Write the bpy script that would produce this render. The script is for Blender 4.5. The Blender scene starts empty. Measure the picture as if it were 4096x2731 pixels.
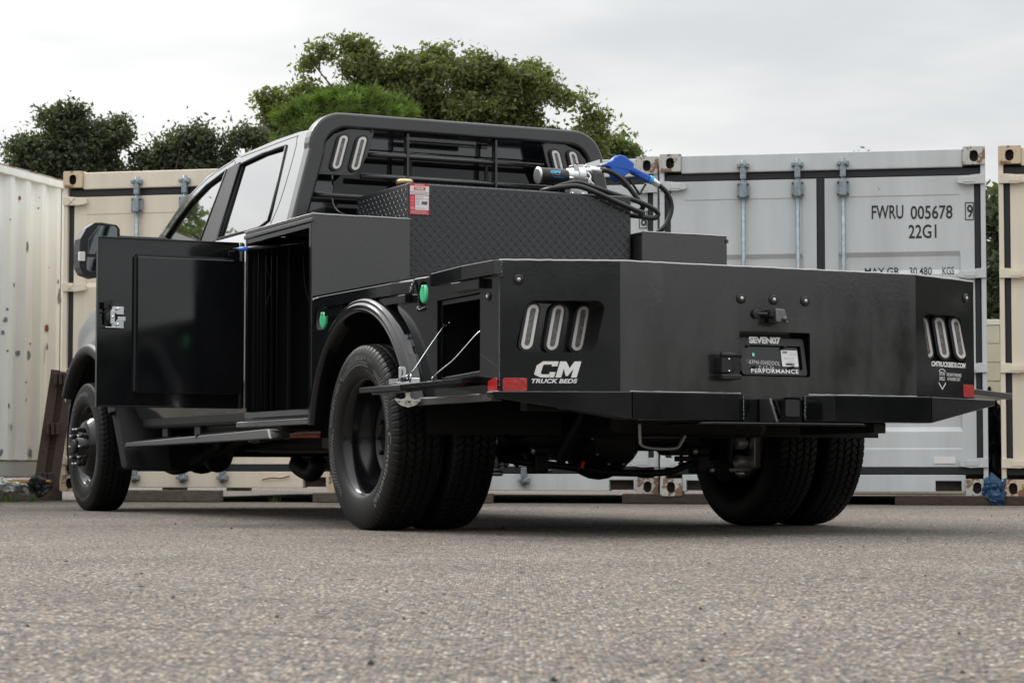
import bpy, bmesh, math, random
import numpy as np
from mathutils import Vector, Matrix, noise
from mathutils.geometry import tessellate_polygon
random.seed(7); rng = np.random.default_rng(7)
R = math.radians
sc = bpy.context.scene
COL = sc.collection

# ------------------------------------------------------------------ camera
CAM_H, PITCH, ROLL = .2629, .0565, .0009
cam = bpy.data.cameras.new('camera'); cam.sensor_width = 36; cam.lens = 79.33
cam.clip_start = .05; cam.clip_end = 900
cam.dof.use_dof = True; cam.dof.focus_distance = 9.6; cam.dof.aperture_fstop = 14.0
cam_o = bpy.data.objects.new('camera', cam); COL.objects.link(cam_o)
fw = Vector((0, math.cos(PITCH), math.sin(PITCH))); up = Vector((0, -math.sin(PITCH), math.cos(PITCH))); rt = Vector((1, 0, 0))
r2 = rt*math.cos(ROLL)+up*math.sin(ROLL); u2 = up*math.cos(ROLL)-rt*math.sin(ROLL)
cam_o.matrix_world = Matrix(((r2.x, u2.x, -fw.x, 0), (r2.y, u2.y, -fw.y, 0), (r2.z, u2.z, -fw.z, CAM_H), (0, 0, 0, 1)))
sc.camera = cam_o

# ------------------------------------------------------------------ sky, sun, exposure
SUN_EL, SUN_AZ = 38.0, -48.0            # degrees; azimuth from the view direction, left negative
sun_dir = Vector((math.sin(R(SUN_AZ))*math.cos(R(SUN_EL)), math.cos(R(SUN_AZ))*math.cos(R(SUN_EL)), math.sin(R(SUN_EL))))
world = bpy.data.worlds.new('World'); sc.world = world; world.use_nodes = True
nt = world.node_tree; nt.nodes.clear()
def N(t, k, **kw):
    n = t.nodes.new(k)
    for a, b in kw.items(): setattr(n, a, b)
    return n
def wm(op, a, b=None, clamp=False):
    n = N(nt, 'ShaderNodeMath', operation=op, use_clamp=clamp)
    for i, v in enumerate((a, b)):
        if v is None: continue
        if isinstance(v, (int, float)): n.inputs[i].default_value = v
        else: nt.links.new(v, n.inputs[i])
    return n.outputs[0]
tc = N(nt, 'ShaderNodeTexCoord')
nrm = N(nt, 'ShaderNodeVectorMath', operation='NORMALIZE'); nt.links.new(tc.outputs['Generated'], nrm.inputs[0])
sep = N(nt, 'ShaderNodeSeparateXYZ'); nt.links.new(nrm.outputs[0], sep.inputs[0])
dot = N(nt, 'ShaderNodeVectorMath', operation='DOT_PRODUCT'); nt.links.new(nrm.outputs[0], dot.inputs[0]); dot.inputs[1].default_value = sun_dir
glow = wm('MULTIPLY', wm('POWER', wm('MAXIMUM', dot.outputs['Value'], 0.0), 11.0), 19.0)
mr = N(nt, 'ShaderNodeMapRange', interpolation_type='SMOOTHSTEP'); nt.links.new(sep.outputs['Z'], mr.inputs[0])
mr.inputs[1].default_value = .16; mr.inputs[2].default_value = 1.0; mr.inputs[3].default_value = 6.7; mr.inputs[4].default_value = 18.0
mp = N(nt, 'ShaderNodeMapping'); mp.inputs['Scale'].default_value = (1.2, 1.2, 5.0); nt.links.new(nrm.outputs[0], mp.inputs[0])
cn = N(nt, 'ShaderNodeTexNoise'); cn.inputs['Scale'].default_value = 2.6; cn.inputs['Detail'].default_value = 5; cn.inputs['Roughness'].default_value = .52
nt.links.new(mp.outputs[0], cn.inputs['Vector'])
cm = N(nt, 'ShaderNodeMapRange', interpolation_type='SMOOTHSTEP'); nt.links.new(cn.outputs[0], cm.inputs[0])
cm.inputs[1].default_value = .34; cm.inputs[2].default_value = .64; cm.inputs[3].default_value = .84; cm.inputs[4].default_value = 1.1
lum = wm('MULTIPLY', wm('ADD', mr.outputs[0], glow), cm.outputs[0])
cc = N(nt, 'ShaderNodeMixRGB'); nt.links.new(wm('MULTIPLY', wm('SUBTRACT', cm.outputs[0], .84), 3.8, True), cc.inputs[0])
cc.inputs[1].default_value = (.95, .975, 1.0, 1); cc.inputs[2].default_value = (1.0, 1.0, .985, 1)
cs = N(nt, 'ShaderNodeVectorMath', operation='SCALE'); nt.links.new(cc.outputs[0], cs.inputs[0]); nt.links.new(lum, cs.inputs['Scale'])
nish = N(nt, 'ShaderNodeTexSky', sky_type='NISHITA'); nish.sun_disc = False
nish.sun_elevation = R(SUN_EL); nish.sun_rotation = R(SUN_AZ); nish.dust_density = 4; nish.air_density = 1
mx = N(nt, 'ShaderNodeMixRGB'); mx.inputs[0].default_value = .93
nt.links.new(nish.outputs[0], mx.inputs[1]); nt.links.new(cs.outputs[0], mx.inputs[2])
bg = N(nt, 'ShaderNodeBackground'); bg.inputs[1].default_value = .1; nt.links.new(mx.outputs[0], bg.inputs[0])
wo = N(nt, 'ShaderNodeOutputWorld'); nt.links.new(bg.outputs[0], wo.inputs[0])
sun = bpy.data.lights.new('sun', 'SUN'); sun.energy = 1.25; sun.angle = R(16); sun.color = (1, .97, .93)
sun_o = bpy.data.objects.new('sun', sun); COL.objects.link(sun_o)
sun_o.rotation_euler = (-sun_dir).to_track_quat('-Z', 'Y').to_euler()
vs = sc.view_settings; vs.view_transform = 'Standard'; vs.look = 'None'; vs.gamma = 1; vs.exposure = 0.42; vs.use_curve_mapping = False

# ------------------------------------------------------------------ materials
MATS = {}
def mat(name, col=(.5, .5, .5), rough=.5, metal=0, spec=.5, bump=0, bscale=200, var=0, vscale=3, rvar=0, coat=0, coatr=.1,
        dirt=None, dirt_amt=0, dscale=6, dth=.6, stretch=None, alpha=None, trans=0, ior=None, bdist=.001, detail=3, emit=None):
    m = bpy.data.materials.new(name); m.use_nodes = True; t = m.node_tree
    b = t.nodes['Principled BSDF']; L = t.links.new
    b.inputs['Roughness'].default_value = rough; b.inputs['Metallic'].default_value = metal
    b.inputs['Specular IOR Level'].default_value = spec
    b.inputs['Coat Weight'].default_value = coat; b.inputs['Coat Roughness'].default_value = coatr
    b.inputs['Transmission Weight'].default_value = trans
    if ior: b.inputs['IOR'].default_value = ior
    if alpha is not None: b.inputs['Alpha'].default_value = alpha
    c4 = (*col, 1); b.inputs['Base Color'].default_value = c4
    co = N(t, 'ShaderNodeTexCoord').outputs['Object']; src = None
    if var or rvar:
        n = N(t, 'ShaderNodeTexNoise'); n.inputs['Scale'].default_value = vscale; n.inputs['Detail'].default_value = 6; n.inputs['Roughness'].default_value = .6
        if stretch:
            q = N(t, 'ShaderNodeMapping'); q.inputs['Scale'].default_value = stretch; L(co, q.inputs[0]); L(q.outputs[0], n.inputs['Vector'])
        else: L(co, n.inputs['Vector'])
        if var:
            r = N(t, 'ShaderNodeMapRange'); L(n.outputs[0], r.inputs[0]); r.inputs[1].default_value = .3; r.inputs[2].default_value = .7
            r.inputs[3].default_value = 1-var; r.inputs[4].default_value = 1+var
            s = N(t, 'ShaderNodeVectorMath', operation='SCALE'); s.inputs[0].default_value = col; L(r.outputs[0], s.inputs['Scale']); src = s.outputs[0]
        if rvar:
            r = N(t, 'ShaderNodeMapRange'); L(n.outputs[0], r.inputs[0]); r.inputs[1].default_value = .3; r.inputs[2].default_value = .7
            r.inputs[3].default_value = max(.02, rough-rvar); r.inputs[4].default_value = min(1, rough+rvar); L(r.outputs[0], b.inputs['Roughness'])
    if dirt:
        n = N(t, 'ShaderNodeTexNoise'); n.inputs['Scale'].default_value = dscale; n.inputs['Detail'].default_value = 8; n.inputs['Roughness'].default_value = .65
        L(co, n.inputs['Vector'])
        r = N(t, 'ShaderNodeMapRange', interpolation_type='SMOOTHSTEP'); L(n.outputs[0], r.inputs[0])
        r.inputs[1].default_value = dth; r.inputs[2].default_value = dth+.05; r.inputs[3].default_value = 0; r.inputs[4].default_value = dirt_amt
        x = N(t, 'ShaderNodeMixRGB'); L(r.outputs[0], x.inputs[0]); x.inputs[2].default_value = (*dirt, 1)
        if src: L(src, x.inputs[1])
        else: x.inputs[1].default_value = c4
        src = x.outputs[0]
    if src: L(src, b.inputs['Base Color'])
    if bump:
        n = N(t, 'ShaderNodeTexNoise'); n.inputs['Scale'].default_value = bscale; n.inputs['Detail'].default_value = detail; L(co, n.inputs['Vector'])
        bp = N(t, 'ShaderNodeBump'); bp.inputs['Strength'].default_value = bump; bp.inputs['Distance'].default_value = bdist
        L(n.outputs[0], bp.inputs['Height']); L(bp.outputs[0], b.inputs['Normal'])
        if coat: L(bp.outputs[0], b.inputs['Coat Normal'])
    MATS[name] = m; return m
powder = mat('powder_coat_black', (.005, .0055, .0065), .09, spec=.65, bump=.5, bscale=90, bdist=.00016, rvar=.05, vscale=2.5)
satin = mat('powder_coat_dusty', (.015, .0152, .0155), .23, spec=1.0, bump=.5, bscale=60, bdist=.0003, var=.45, vscale=2.6, rvar=.15, stretch=(1.6, 1.6, .6))
satin2 = mat('powder_coat_satin', (.030, .0302, .030), .26, spec=1.0, bump=.5, bscale=60, bdist=.0003, var=.3, vscale=2.5, rvar=.10)
gloss2 = mat('powder_coat_corner', (.006, .007, .0085), .14, spec=.75, bump=.5, bscale=90, bdist=.00022, rvar=.06, vscale=3)
rackm = mat('powder_coat_rack', (.013, .0135, .015), .24, spec=.9, bump=.4, bscale=60, bdist=.0002, rvar=.08)
paint = mat('cab_paint', (.008, .009, .011), .12, spec=.7, coat=1, coatr=.03, var=.05)
weld = mat('weld_bead', (.03, .03, .032), .3, spec=.9, bump=1, bscale=160, bdist=.003)
highlight_bead = mat('painted_highlight_bead', (.45, .45, .45), .3, spec=.8, bump=.6, bscale=120, bdist=.002)  # pale colour standing in for light on the black edges
treadm = mat('tread_plate_black', (.014, .015, .018), .30, spec=.75, bump=.3, bscale=500, bdist=.0003, var=.12, vscale=4)
plastic = mat('black_plastic', (.011, .011, .012), .42, spec=.5, bump=.15, bscale=400)
trim = mat('grey_trim', (.016, .016, .018), .48, spec=.35)
rubber = mat('tyre_rubber', (.006, .006, .006), .48, spec=.22, bump=.15, bscale=300, var=.25, vscale=8)
rubberl = mat('tyre_lettering', (.12, .12, .122), .4, spec=.6)
hose_m = mat('hose_rubber', (.012, .012, .013), .42, spec=.5)
rimm = mat('wheel_paint_black', (.004, .004, .005), .16, spec=.45)
dark = mat('chassis_black', (.005, .005, .005), .5, spec=.3, bump=.4, bscale=60, bdist=.002)
inner = mat('box_interior_black', (.010, .010, .011), .35, spec=.4, bump=.2, bscale=200)
zinc = mat('zinc_plated', (.72, .74, .76), .22, 1, bump=.1, bscale=60)
steel = mat('stainless_plate', (.75, .74, .70), .25, 1)
chrome = mat('chrome', (.85, .85, .85), .08, 1)
castal = mat('cast_aluminium', (.62, .63, .65), .34, .9, bump=.5, bscale=120, bdist=.001)
calm = mat('caliper_casting', (.55, .55, .53), .42, .6, bump=.6, bscale=120, bdist=.002)
galv = mat('galvanised_pipe', (.27, .32, .35), .45, .55, var=.25, vscale=25, bump=.3, bscale=60)
brass = mat('cap_yellow_zinc', (.62, .50, .30), .28, .9)
lens = mat('clear_lens', (.11, .105, .10), .10, spec=.9, bump=1.0, bscale=160, bdist=.004, var=.6, vscale=70)
ringm = mat('white_ring', (.62, .61, .59), .3, spec=.5)
amber = mat('amber_led', (.30, .20, .08), .2)
redr = mat('red_reflector', (.42, .012, .015), .16, spec=.7, bump=.6, bscale=60, bdist=.003, coat=1)
green = mat('green_cap', (.05, .50, .22), .35)
bluem = mat('blue_nozzle', (.012, .10, .50), .32, bump=.2, bscale=80)
bluet = mat('blue_tape', (.02, .16, .62), .4)
cyan = mat('cyan_print', (.05, .42, .75), .4)
whited = mat('white_decal', (.78, .78, .77), .4, var=.05)
worn = mat('worn_decal', (.74, .73, .68), .5, dirt=(.3, .25, .16), dirt_amt=.7, dscale=45, dth=.62)
whitep = mat('white_label', (.74, .74, .74), .5)
redl = mat('red_print', (.62, .03, .04), .4)
blackp = mat('black_print', (.012, .013, .015), .5)
greyp = mat('grey_print', (.35, .36, .4), .5)
mint = mat('mint_dot', (.25, .75, .6), .5)
glassm = mat('window_glass', (.010, .013, .012), .02, spec=.7, coat=1, coatr=.01)
glassb = mat('rear_window_glass', (.006, .006, .007), .03, spec=.5)
mirg = mat('mirror_glass', (.28, .32, .33), .03, 1)
orange = mat('orange_cover', (.45, .08, .02), .5)
gasket = mat('door_gasket', (.012, .014, .018), .5)
def paint_mat(nm, col, rust=.7, th=.66, **k): return mat(nm, col, .42, spec=.4, bump=.25, bscale=5, bdist=.006, var=.10, vscale=1.3, stretch=(3.5, 3.5, .45), dirt=(.19, .085, .035), dirt_amt=rust, dscale=k.pop('ds', 7), dth=th, detail=2, **k)
cgrey = paint_mat('container_grey_paint', (.56, .585, .59), .5, .72)
cgrey2 = paint_mat('container_light_grey_paint', (.58, .60, .60), .5, .72)
ctan = paint_mat('container_tan_paint', (.74, .66, .535), .5, .72)
cwhite = paint_mat('container_white_paint', (.77, .79, .78), .8, .68, ds=5)
rgrey = paint_mat('rusty_grey_casting', (.52, .52, .49), .9, .50, ds=11)
rtan = paint_mat('rusty_tan_casting', (.62, .50, .35), .9, .52, ds=11)
rustm = mat('rust', (.20, .07, .025), .85, bump=.6, bscale=90, bdist=.004, var=.4, vscale=20)
bare = mat('bare_grey_primer', (.17, .19, .21), .7)
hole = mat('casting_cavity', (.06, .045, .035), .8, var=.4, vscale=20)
wood = mat('weathered_wood', (.050, .033, .024), .85, bump=.8, bscale=30, bdist=.006, var=.45, vscale=14, stretch=(1, 1, 12))
woodg = mat('grey_timber', (.10, .08, .062), .9, bump=.8, bscale=20, bdist=.006, var=.4, vscale=6, stretch=(1, 12, 12))
blockm = mat('painted_block', (.52, .49, .39), .8, bump=.6, bscale=60, bdist=.003, var=.10, vscale=2, dirt=(.2, .17, .1), dirt_amt=.5, dscale=12, dth=.66)
tarpk = mat('black_tarp', (.012, .013, .016), .4, bump=.5, bscale=9, bdist=.05)
tarpb = mat('blue_tarp', (.006, .05, .12), .38, bump=.6, bscale=14, bdist=.04, dirt=(.05, .05, .06), dirt_amt=.7, dscale=8, dth=.56)
plas = mat('white_plastic_sheet', (.55, .56, .56), .4, bump=.8, bscale=14, bdist=.03, dirt=(.08, .07, .06), dirt_amt=.8, dscale=9, dth=.52)
bark = mat('bark', (.075, .06, .045), .9, bump=1, bscale=20, bdist=.02, var=.4, vscale=8)
def leafmat(nm, c, v=.35, ns=1.6):
    m = bpy.data.materials.new(nm); m.use_nodes = True; t = m.node_tree; L = t.links.new; t.nodes.clear()
    tcn = N(t, 'ShaderNodeTexCoord'); n = N(t, 'ShaderNodeTexNoise'); n.inputs['Scale'].default_value = ns; n.inputs['Detail'].default_value = 6; n.inputs['Roughness'].default_value = .75; L(tcn.outputs['Object'], n.inputs['Vector'])
    r = N(t, 'ShaderNodeMapRange'); L(n.outputs[0], r.inputs[0]); r.inputs[1].default_value = .3; r.inputs[2].default_value = .7; r.inputs[3].default_value = 1-v; r.inputs[4].default_value = 1+v*1.3
    s = N(t, 'ShaderNodeVectorMath', operation='SCALE'); s.inputs[0].default_value = c; L(r.outputs[0], s.inputs['Scale'])
    b = N(t, 'ShaderNodeBsdfPrincipled'); L(s.outputs[0], b.inputs['Base Color']); b.inputs['Roughness'].default_value = .5; b.inputs['Specular IOR Level'].default_value = .35
    tr = N(t, 'ShaderNodeBsdfTranslucent'); s2 = N(t, 'ShaderNodeVectorMath', operation='MULTIPLY'); L(s.outputs[0], s2.inputs[0]); s2.inputs[1].default_value = (1.5, 1.8, .7); L(s2.outputs[0], tr.inputs[0])
    x = N(t, 'ShaderNodeMixShader'); x.inputs[0].default_value = .38; L(b.outputs[0], x.inputs[1]); L(tr.outputs[0], x.inputs[2])
    o = N(t, 'ShaderNodeOutputMaterial'); L(x.outputs[0], o.inputs[0]); return m
leaf_oak = leafmat('oak_leaves', (.105, .115, .042), .5); leaf_dark = leafmat('dark_oak_leaves', (.062, .072, .044), .5)
leaf_light = leafmat('light_oak_leaves', (.12, .145, .06)); needles = leafmat('pine_needles', (.075, .110, .030), .75, 4.5)
# asphalt with pale and brown aggregate
def asphalt():
    m = bpy.data.materials.new('asphalt_aggregate'); m.use_nodes = True; t = m.node_tree; L = t.links.new; b = t.nodes['Principled BSDF']
    co = N(t, 'ShaderNodeTexCoord').outputs['Object']
    def vor(s, f='F1', r=1):
        v = N(t, 'ShaderNodeTexVoronoi', feature=f); v.inputs['Scale'].default_value = s; v.inputs['Randomness'].default_value = r; L(co, v.inputs['Vector']); return v
    v = vor(128); sp = N(t, 'ShaderNodeSeparateColor'); L(v.outputs['Color'], sp.inputs[0])
    cr = N(t, 'ShaderNodeValToRGB'); e = cr.color_ramp; L(sp.outputs[0], cr.inputs[0])
    pts = [(0, (.010, .010, .011)), (.17, (.030, .030, .034)), (.30, (.085, .088, .098)), (.46, (.16, .15, .135)), (.62, (.25, .205, .16)), (.72, (.10, .105, .118)), (.83, (.36, .31, .25)), (.92, (.24, .15, .095)), (1, (.62, .59, .54))]
    while len(e.elements) < len(pts): e.elements.new(.5)
    for el, (p, c) in zip(e.elements, pts): el.position = p; el.color = (*c, 1)
    # binder between stones
    d = N(t, 'ShaderNodeMapRange'); L(v.outputs['Distance'], d.inputs[0]); d.inputs[1].default_value = .32; d.inputs[2].default_value = .62; d.inputs[3].default_value = 0; d.inputs[4].default_value = .85
    x = N(t, 'ShaderNodeMixRGB'); L(d.outputs[0], x.inputs[0]); L(cr.outputs[0], x.inputs[1]); x.inputs[2].default_value = (.045, .042, .040, 1)
    n = N(t, 'ShaderNodeTexNoise'); n.inputs['Scale'].default_value = .7; n.inputs['Detail'].default_value = 10; n.inputs['Roughness'].default_value = .72; L(co, n.inputs['Vector'])
    r = N(t, 'ShaderNodeMapRange'); L(n.outputs[0], r.inputs[0]); r.inputs[1].default_value = .3; r.inputs[2].default_value = .7; r.inputs[3].default_value = 1.15; r.inputs[4].default_value = 2.0
    s = N(t, 'ShaderNodeVectorMath', operation='SCALE'); L(x.outputs[0], s.inputs[0]); L(r.outputs[0], s.inputs['Scale'])
    # thin wandering tar crack
    n2 = N(t, 'ShaderNodeTexNoise'); n2.inputs['Scale'].default_value = 1.3; n2.inputs['Detail'].default_value = 5; L(co, n2.inputs['Vector'])
    sx = N(t, 'ShaderNodeSeparateXYZ'); L(co, sx.inputs[0])
    def mm(op, a, bb, c=False):
        q = N(t, 'ShaderNodeMath', operation=op, use_clamp=c)
        for i, vv in enumerate((a, bb)):
            if isinstance(vv, (int, float)): q.inputs[i].default_value = vv
            else: L(vv, q.inputs[i])
        return q.outputs[0]
    yy = mm('ADD', mm('SUBTRACT', sx.outputs['Y'], 3.37), mm('ADD', mm('MULTIPLY', sx.outputs['X'], .62), mm('MULTIPLY', mm('SUBTRACT', n2.outputs[0], .5), .16)))
    ln = N(t, 'ShaderNodeMapRange', interpolation_type='SMOOTHSTEP'); L(mm('ABSOLUTE', yy, 0), ln.inputs[0]); ln.inputs[1].default_value = 0; ln.inputs[2].default_value = .030; ln.inputs[3].default_value = .75; ln.inputs[4].default_value = 0
    lx = N(t, 'ShaderNodeMapRange', interpolation_type='SMOOTHSTEP'); L(sx.outputs['X'], lx.inputs[0]); lx.inputs[1].default_value = -.12; lx.inputs[2].default_value = -.26; lx.inputs[3].default_value = 0; lx.inputs[4].default_value = 1
    y2 = N(t, 'ShaderNodeMixRGB'); L(mm('MULTIPLY', ln.outputs[0], lx.outputs[0]), y2.inputs[0]); L(s.outputs[0], y2.inputs[1]); y2.inputs[2].default_value = (.05, .045, .043, 1)
    wt = N(t, 'ShaderNodeVectorMath', operation='MULTIPLY'); L(y2.outputs[0], wt.inputs[0]); wt.inputs[1].default_value = (1.02, .99, .945); L(wt.outputs[0], b.inputs['Base Color']); b.inputs['Roughness'].default_value = .88; b.inputs['Specular IOR Level'].default_value = .25
    hr = N(t, 'ShaderNodeMapRange'); L(v.outputs['Distance'], hr.inputs[0]); hr.inputs[1].default_value = 0; hr.inputs[2].default_value = .7; hr.inputs[3].default_value = 1; hr.inputs[4].default_value = 0
    hh = mm('MULTIPLY', hr.outputs[0], mm('ADD', mm('MULTIPLY', sp.outputs[1], .8), .3))
    bp = N(t, 'ShaderNodeBump'); bp.inputs['Strength'].default_value = 1.0; bp.inputs['Distance'].default_value = .006; L(hh, bp.inputs['Height']); L(bp.outputs[0], b.inputs['Normal'])
    return m
asph = asphalt()

# ------------------------------------------------------------------ helpers
class MB:
    def __init__(s): s.v = []; s.f = []; s.mi = []; s.sm = []; s.mats = []
    def add(s, vs, fs, m=0, smooth=False):
        o = len(s.v); s.v += [tuple(p) for p in vs]; s.f += [tuple(i+o for i in f) for f in fs]; s.mi += [m]*len(fs); s.sm += [smooth]*len(fs); return s
    def box(s, a, b, m=0):
        x0, y0, z0 = (min(p, q) for p, q in zip(a, b)); x1, y1, z1 = (max(p, q) for p, q in zip(a, b))
        return s.hexa([(x0, y0, z0), (x1, y0, z0), (x1, y1, z0), (x0, y1, z0), (x0, y0, z1), (x1, y0, z1), (x1, y1, z1), (x0, y1, z1)], m)
    def hexa(s, v, m=0): return s.add(v, [(0, 3, 2, 1), (4, 5, 6, 7), (0, 1, 5, 4), (1, 2, 6, 5), (2, 3, 7, 6), (3, 0, 4, 7)], m)
    def beam(s, p, q, w, h, up=(0, 0, 1), m=0):
        p, q = Vector(p), Vector(q); d = (q-p).normalized(); u = Vector(up); sd = d.cross(u).normalized()*w/2; u = sd.cross(d).normalized()*h/2
        return s.hexa([p-sd-u, p+sd-u, q+sd-u, q-sd-u, p-sd+u, p+sd+u, q+sd+u, q-sd+u], m)
    def lathe(s, prof, o, ax=(1, 0, 0), n=24, m=0, smooth=True, cap=True, skip=None):
        ax = Vector(ax).normalized(); a = ax.orthogonal().normalized()
        if abs(ax.z) < .5: a = Vector((0, 0, 1)); a = (a-ax*a.dot(ax)).normalized()
        b = ax.cross(a); o = Vector(o); vs = []; fs = []
        for t, r in prof:
            for i in range(n):
                g = 2*math.pi*i/n; vs.append(o+ax*t+(a*math.cos(g)+b*math.sin(g))*r)
        for j in range(len(prof)-1):
            for i in range(n):
                if skip and skip(j, i): continue
                k = (i+1) % n; fs.append((j*n+i, j*n+k, (j+1)*n+k, (j+1)*n+i))
        if cap:
            if prof[0][1] > 1e-4: fs.append(tuple(range(n))[::-1])
            if prof[-1][1] > 1e-4: fs.append(tuple((len(prof)-1)*n+i for i in range(n)))
        return s.add(vs, fs, m, smooth)
    def cyl(s, p, q, r, r1=None, n=16, m=0):
        p, q = Vector(p), Vector(q); return s.lathe([(0, r), ((q-p).length, r if r1 is None else r1)], p, q-p, n, m)
    def ball(s, c, r, m=0, n=12, sc_=(1, 1, 1)):
        vs = []; fs = []; k = n//2
        for j in range(k+1):
            for i in range(n):
                ph = math.pi*j/k; g = 2*math.pi*i/n
                vs.append((c[0]+r*sc_[0]*math.sin(ph)*math.cos(g), c[1]+r*sc_[1]*math.sin(ph)*math.sin(g), c[2]+r*sc_[2]*math.cos(ph)))
        for j in range(k):
            for i in range(n): fs.append((j*n+i, (j+1)*n+i, (j+1)*n+(i+1) % n, j*n+(i+1) % n))
        return s.add(vs, fs, m, True)
    def tube(s, pts, r, n=10, m=0, res=8, radii=None):
        P = [Vector(p) for p in pts]; out = []; rr = []
        if res > 1:
            E = [P[0]*2-P[1]]+P+[P[-1]*2-P[-2]]
            for i in range(len(P)-1):
                a, b, c, d = E[i:i+4]
                for k in range(res):
                    t = k/res; out.append(.5*((2*b)+(c-a)*t+(2*a-5*b+4*c-d)*t*t+(3*b-a-3*c+d)*t**3))
                    rr.append(radii[i]*(1-t)+radii[i+1]*t if radii else r)
            out.append(P[-1]); rr.append(radii[-1] if radii else r)
        else: out = P; rr = radii or [r]*len(P)
        vs = []; fs = []; prev = None
        for i, p in enumerate(out):
            d = (out[min(i+1, len(out)-1)]-out[max(i-1, 0)]).normalized()
            if prev is None: a = d.orthogonal().normalized()
            else: a = (prev-d*prev.dot(d)).normalized()
            prev = a; b = d.cross(a)
            for k in range(n):
                g = 2*math.pi*k/n; vs.append(p+(a*math.cos(g)+b*math.sin(g))*rr[i])
        for i in range(len(out)-1):
            for k in range(n): fs.append((i*n+k, i*n+(k+1) % n, (i+1)*n+(k+1) % n, (i+1)*n+k))
        fs.append(tuple(range(n))[::-1]); fs.append(tuple((len(out)-1)*n+k for k in range(n)))
        return s.add(vs, fs, m, True)
    def plate(s, loops, fn, t, m=0):
        """outer loop plus holes in (u,v); fn(u,v,d) -> point; d runs 0..t"""
        lp = [[Vector((a, b, 0)) for a, b in l] for l in loops]
        tri = tessellate_polygon(lp); flat = [p for l in lp for p in l]; n = len(flat)
        vs = [fn(p.x, p.y, 0) for p in flat]
        if not t: return s.add(vs, [tuple(f) for f in tri], m)
        vs += [fn(p.x, p.y, t) for p in flat]; fs = [tuple(f) for f in tri]+[tuple(i+n for i in f[::-1]) for f in tri]; o = 0
        for l in lp:
            k = len(l)
            for i in range(k): j = (i+1) % k; fs.append((o+i, o+j, o+j+n, o+i+n))
            o += k
        return s.add(vs, fs, m)
    def build(s, name, mats, parent=None, bevel=0, seg=2, recalc=True, smooth_all=None):
        if not isinstance(mats, (list, tuple)): mats = [mats]
        me = bpy.data.meshes.new(name); me.from_pydata(s.v, [], s.f)
        for x in mats: me.materials.append(x)
        me.polygons.foreach_set('material_index', s.mi); me.polygons.foreach_set('use_smooth', s.sm if smooth_all is None else [smooth_all]*len(s.f))
        if recalc:
            bm = bmesh.new(); bm.from_mesh(me); bmesh.ops.recalc_face_normals(bm, faces=bm.faces); bm.to_mesh(me); bm.free()
        me.update(); o = bpy.data.objects.new(name, me); COL.objects.link(o)
        if parent: o.parent = parent
        if bevel:
            b = o.modifiers.new('bevel', 'BEVEL'); b.width = bevel; b.segments = seg; b.limit_method = 'ANGLE'; b.angle_limit = R(35); b.harden_normals = False
        return o
def box(name, a, b, m, parent=None, bevel=0): return MB().box(a, b).build(name, m, parent, bevel)
def empty(name, loc=(0, 0, 0), rz=0):
    o = bpy.data.objects.new(name, None); o.empty_display_size = .2; COL.objects.link(o); o.location = loc; o.rotation_euler = (0, 0, rz); return o
def tag(o, label=None, cat=None, group=None, kind=None):
    if label: o['label'] = label
    if cat: o['category'] = cat
    if group: o['group'] = group
    if kind: o['kind'] = kind
    return o
def copy(o, parent=None):
    c = o.copy(); COL.objects.link(c); c.parent = parent
    for ch in list(o.children): copy(ch, c)
    return c
def rrect(w, h, r, n=5, cx=0, cy=0, skew=0):
    out = []
    for sx, sy, a0 in ((1, 1, 0), (-1, 1, 90), (-1, -1, 180), (1, -1, 270)):
        for i in range(n+1):
            a = R(a0+90*i/n); x = sx*(w/2-r)+r*math.cos(a); y = sy*(h/2-r)+r*math.sin(a); out.append((cx+x+skew*y, cy+y))
    return out
def stadium(w, h, cx=0, cy=0, skew=0, n=10): return rrect(w, h, w/2-1e-4, n, cx, cy, skew)
TXT = {}
def text(s, mapf, w, h, name='lettering', m=None, parent=None, bold=0.0, shear=0.0, depth=.0012, spacing=1.0, smallcaps=False, mb=None, mi=0, two=False, res=3):
    """letters fitted to a w x h box starting at u=0,v=0; mapf(u,v,d) places them"""
    key = (s, bold, shear, spacing)
    if key not in TXT:
        cu = bpy.data.curves.new('t', 'FONT'); cu.body = s; cu.size = 1; cu.offset = bold; cu.shear = shear; cu.space_character = spacing; cu.resolution_u = res; cu.fill_mode = 'FRONT'
        if two: cu.align_x = 'CENTER'
        o = bpy.data.objects.new('t', cu); COL.objects.link(o); dg = bpy.context.evaluated_depsgraph_get(); me = bpy.data.meshes.new_from_object(o.evaluated_get(dg))
        v = [tuple(q.co) for q in me.vertices]; f = [tuple(p.vertices) for p in me.polygons]
        bpy.data.objects.remove(o); bpy.data.meshes.remove(me); bpy.data.curves.remove(cu); TXT[key] = (v, f)
    v, f = TXT[key]
    if not v: return None
    x0 = min(p[0] for p in v); x1 = max(p[0] for p in v); y0 = min(p[1] for p in v); y1 = max(p[1] for p in v)
    sx = w/(x1-x0); sy = h/(y1-y0)
    vs = [mapf((p[0]-x0)*sx, (p[1]-y0)*sy, depth) for p in v]
    if mb is not None: mb.add(vs, f, mi); return None
    return MB().add(vs, f).build(name, m, parent, recalc=False)

# ================================================================== SETTING
g = MB(); g.add([(-220, -220, 0), (220, -220, 0), (220, 260, 0), (-220, 260, 0)], [(0, 1, 2, 3)]); tag(g.build('ground', asph, recalc=False), kind='structure')

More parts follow.
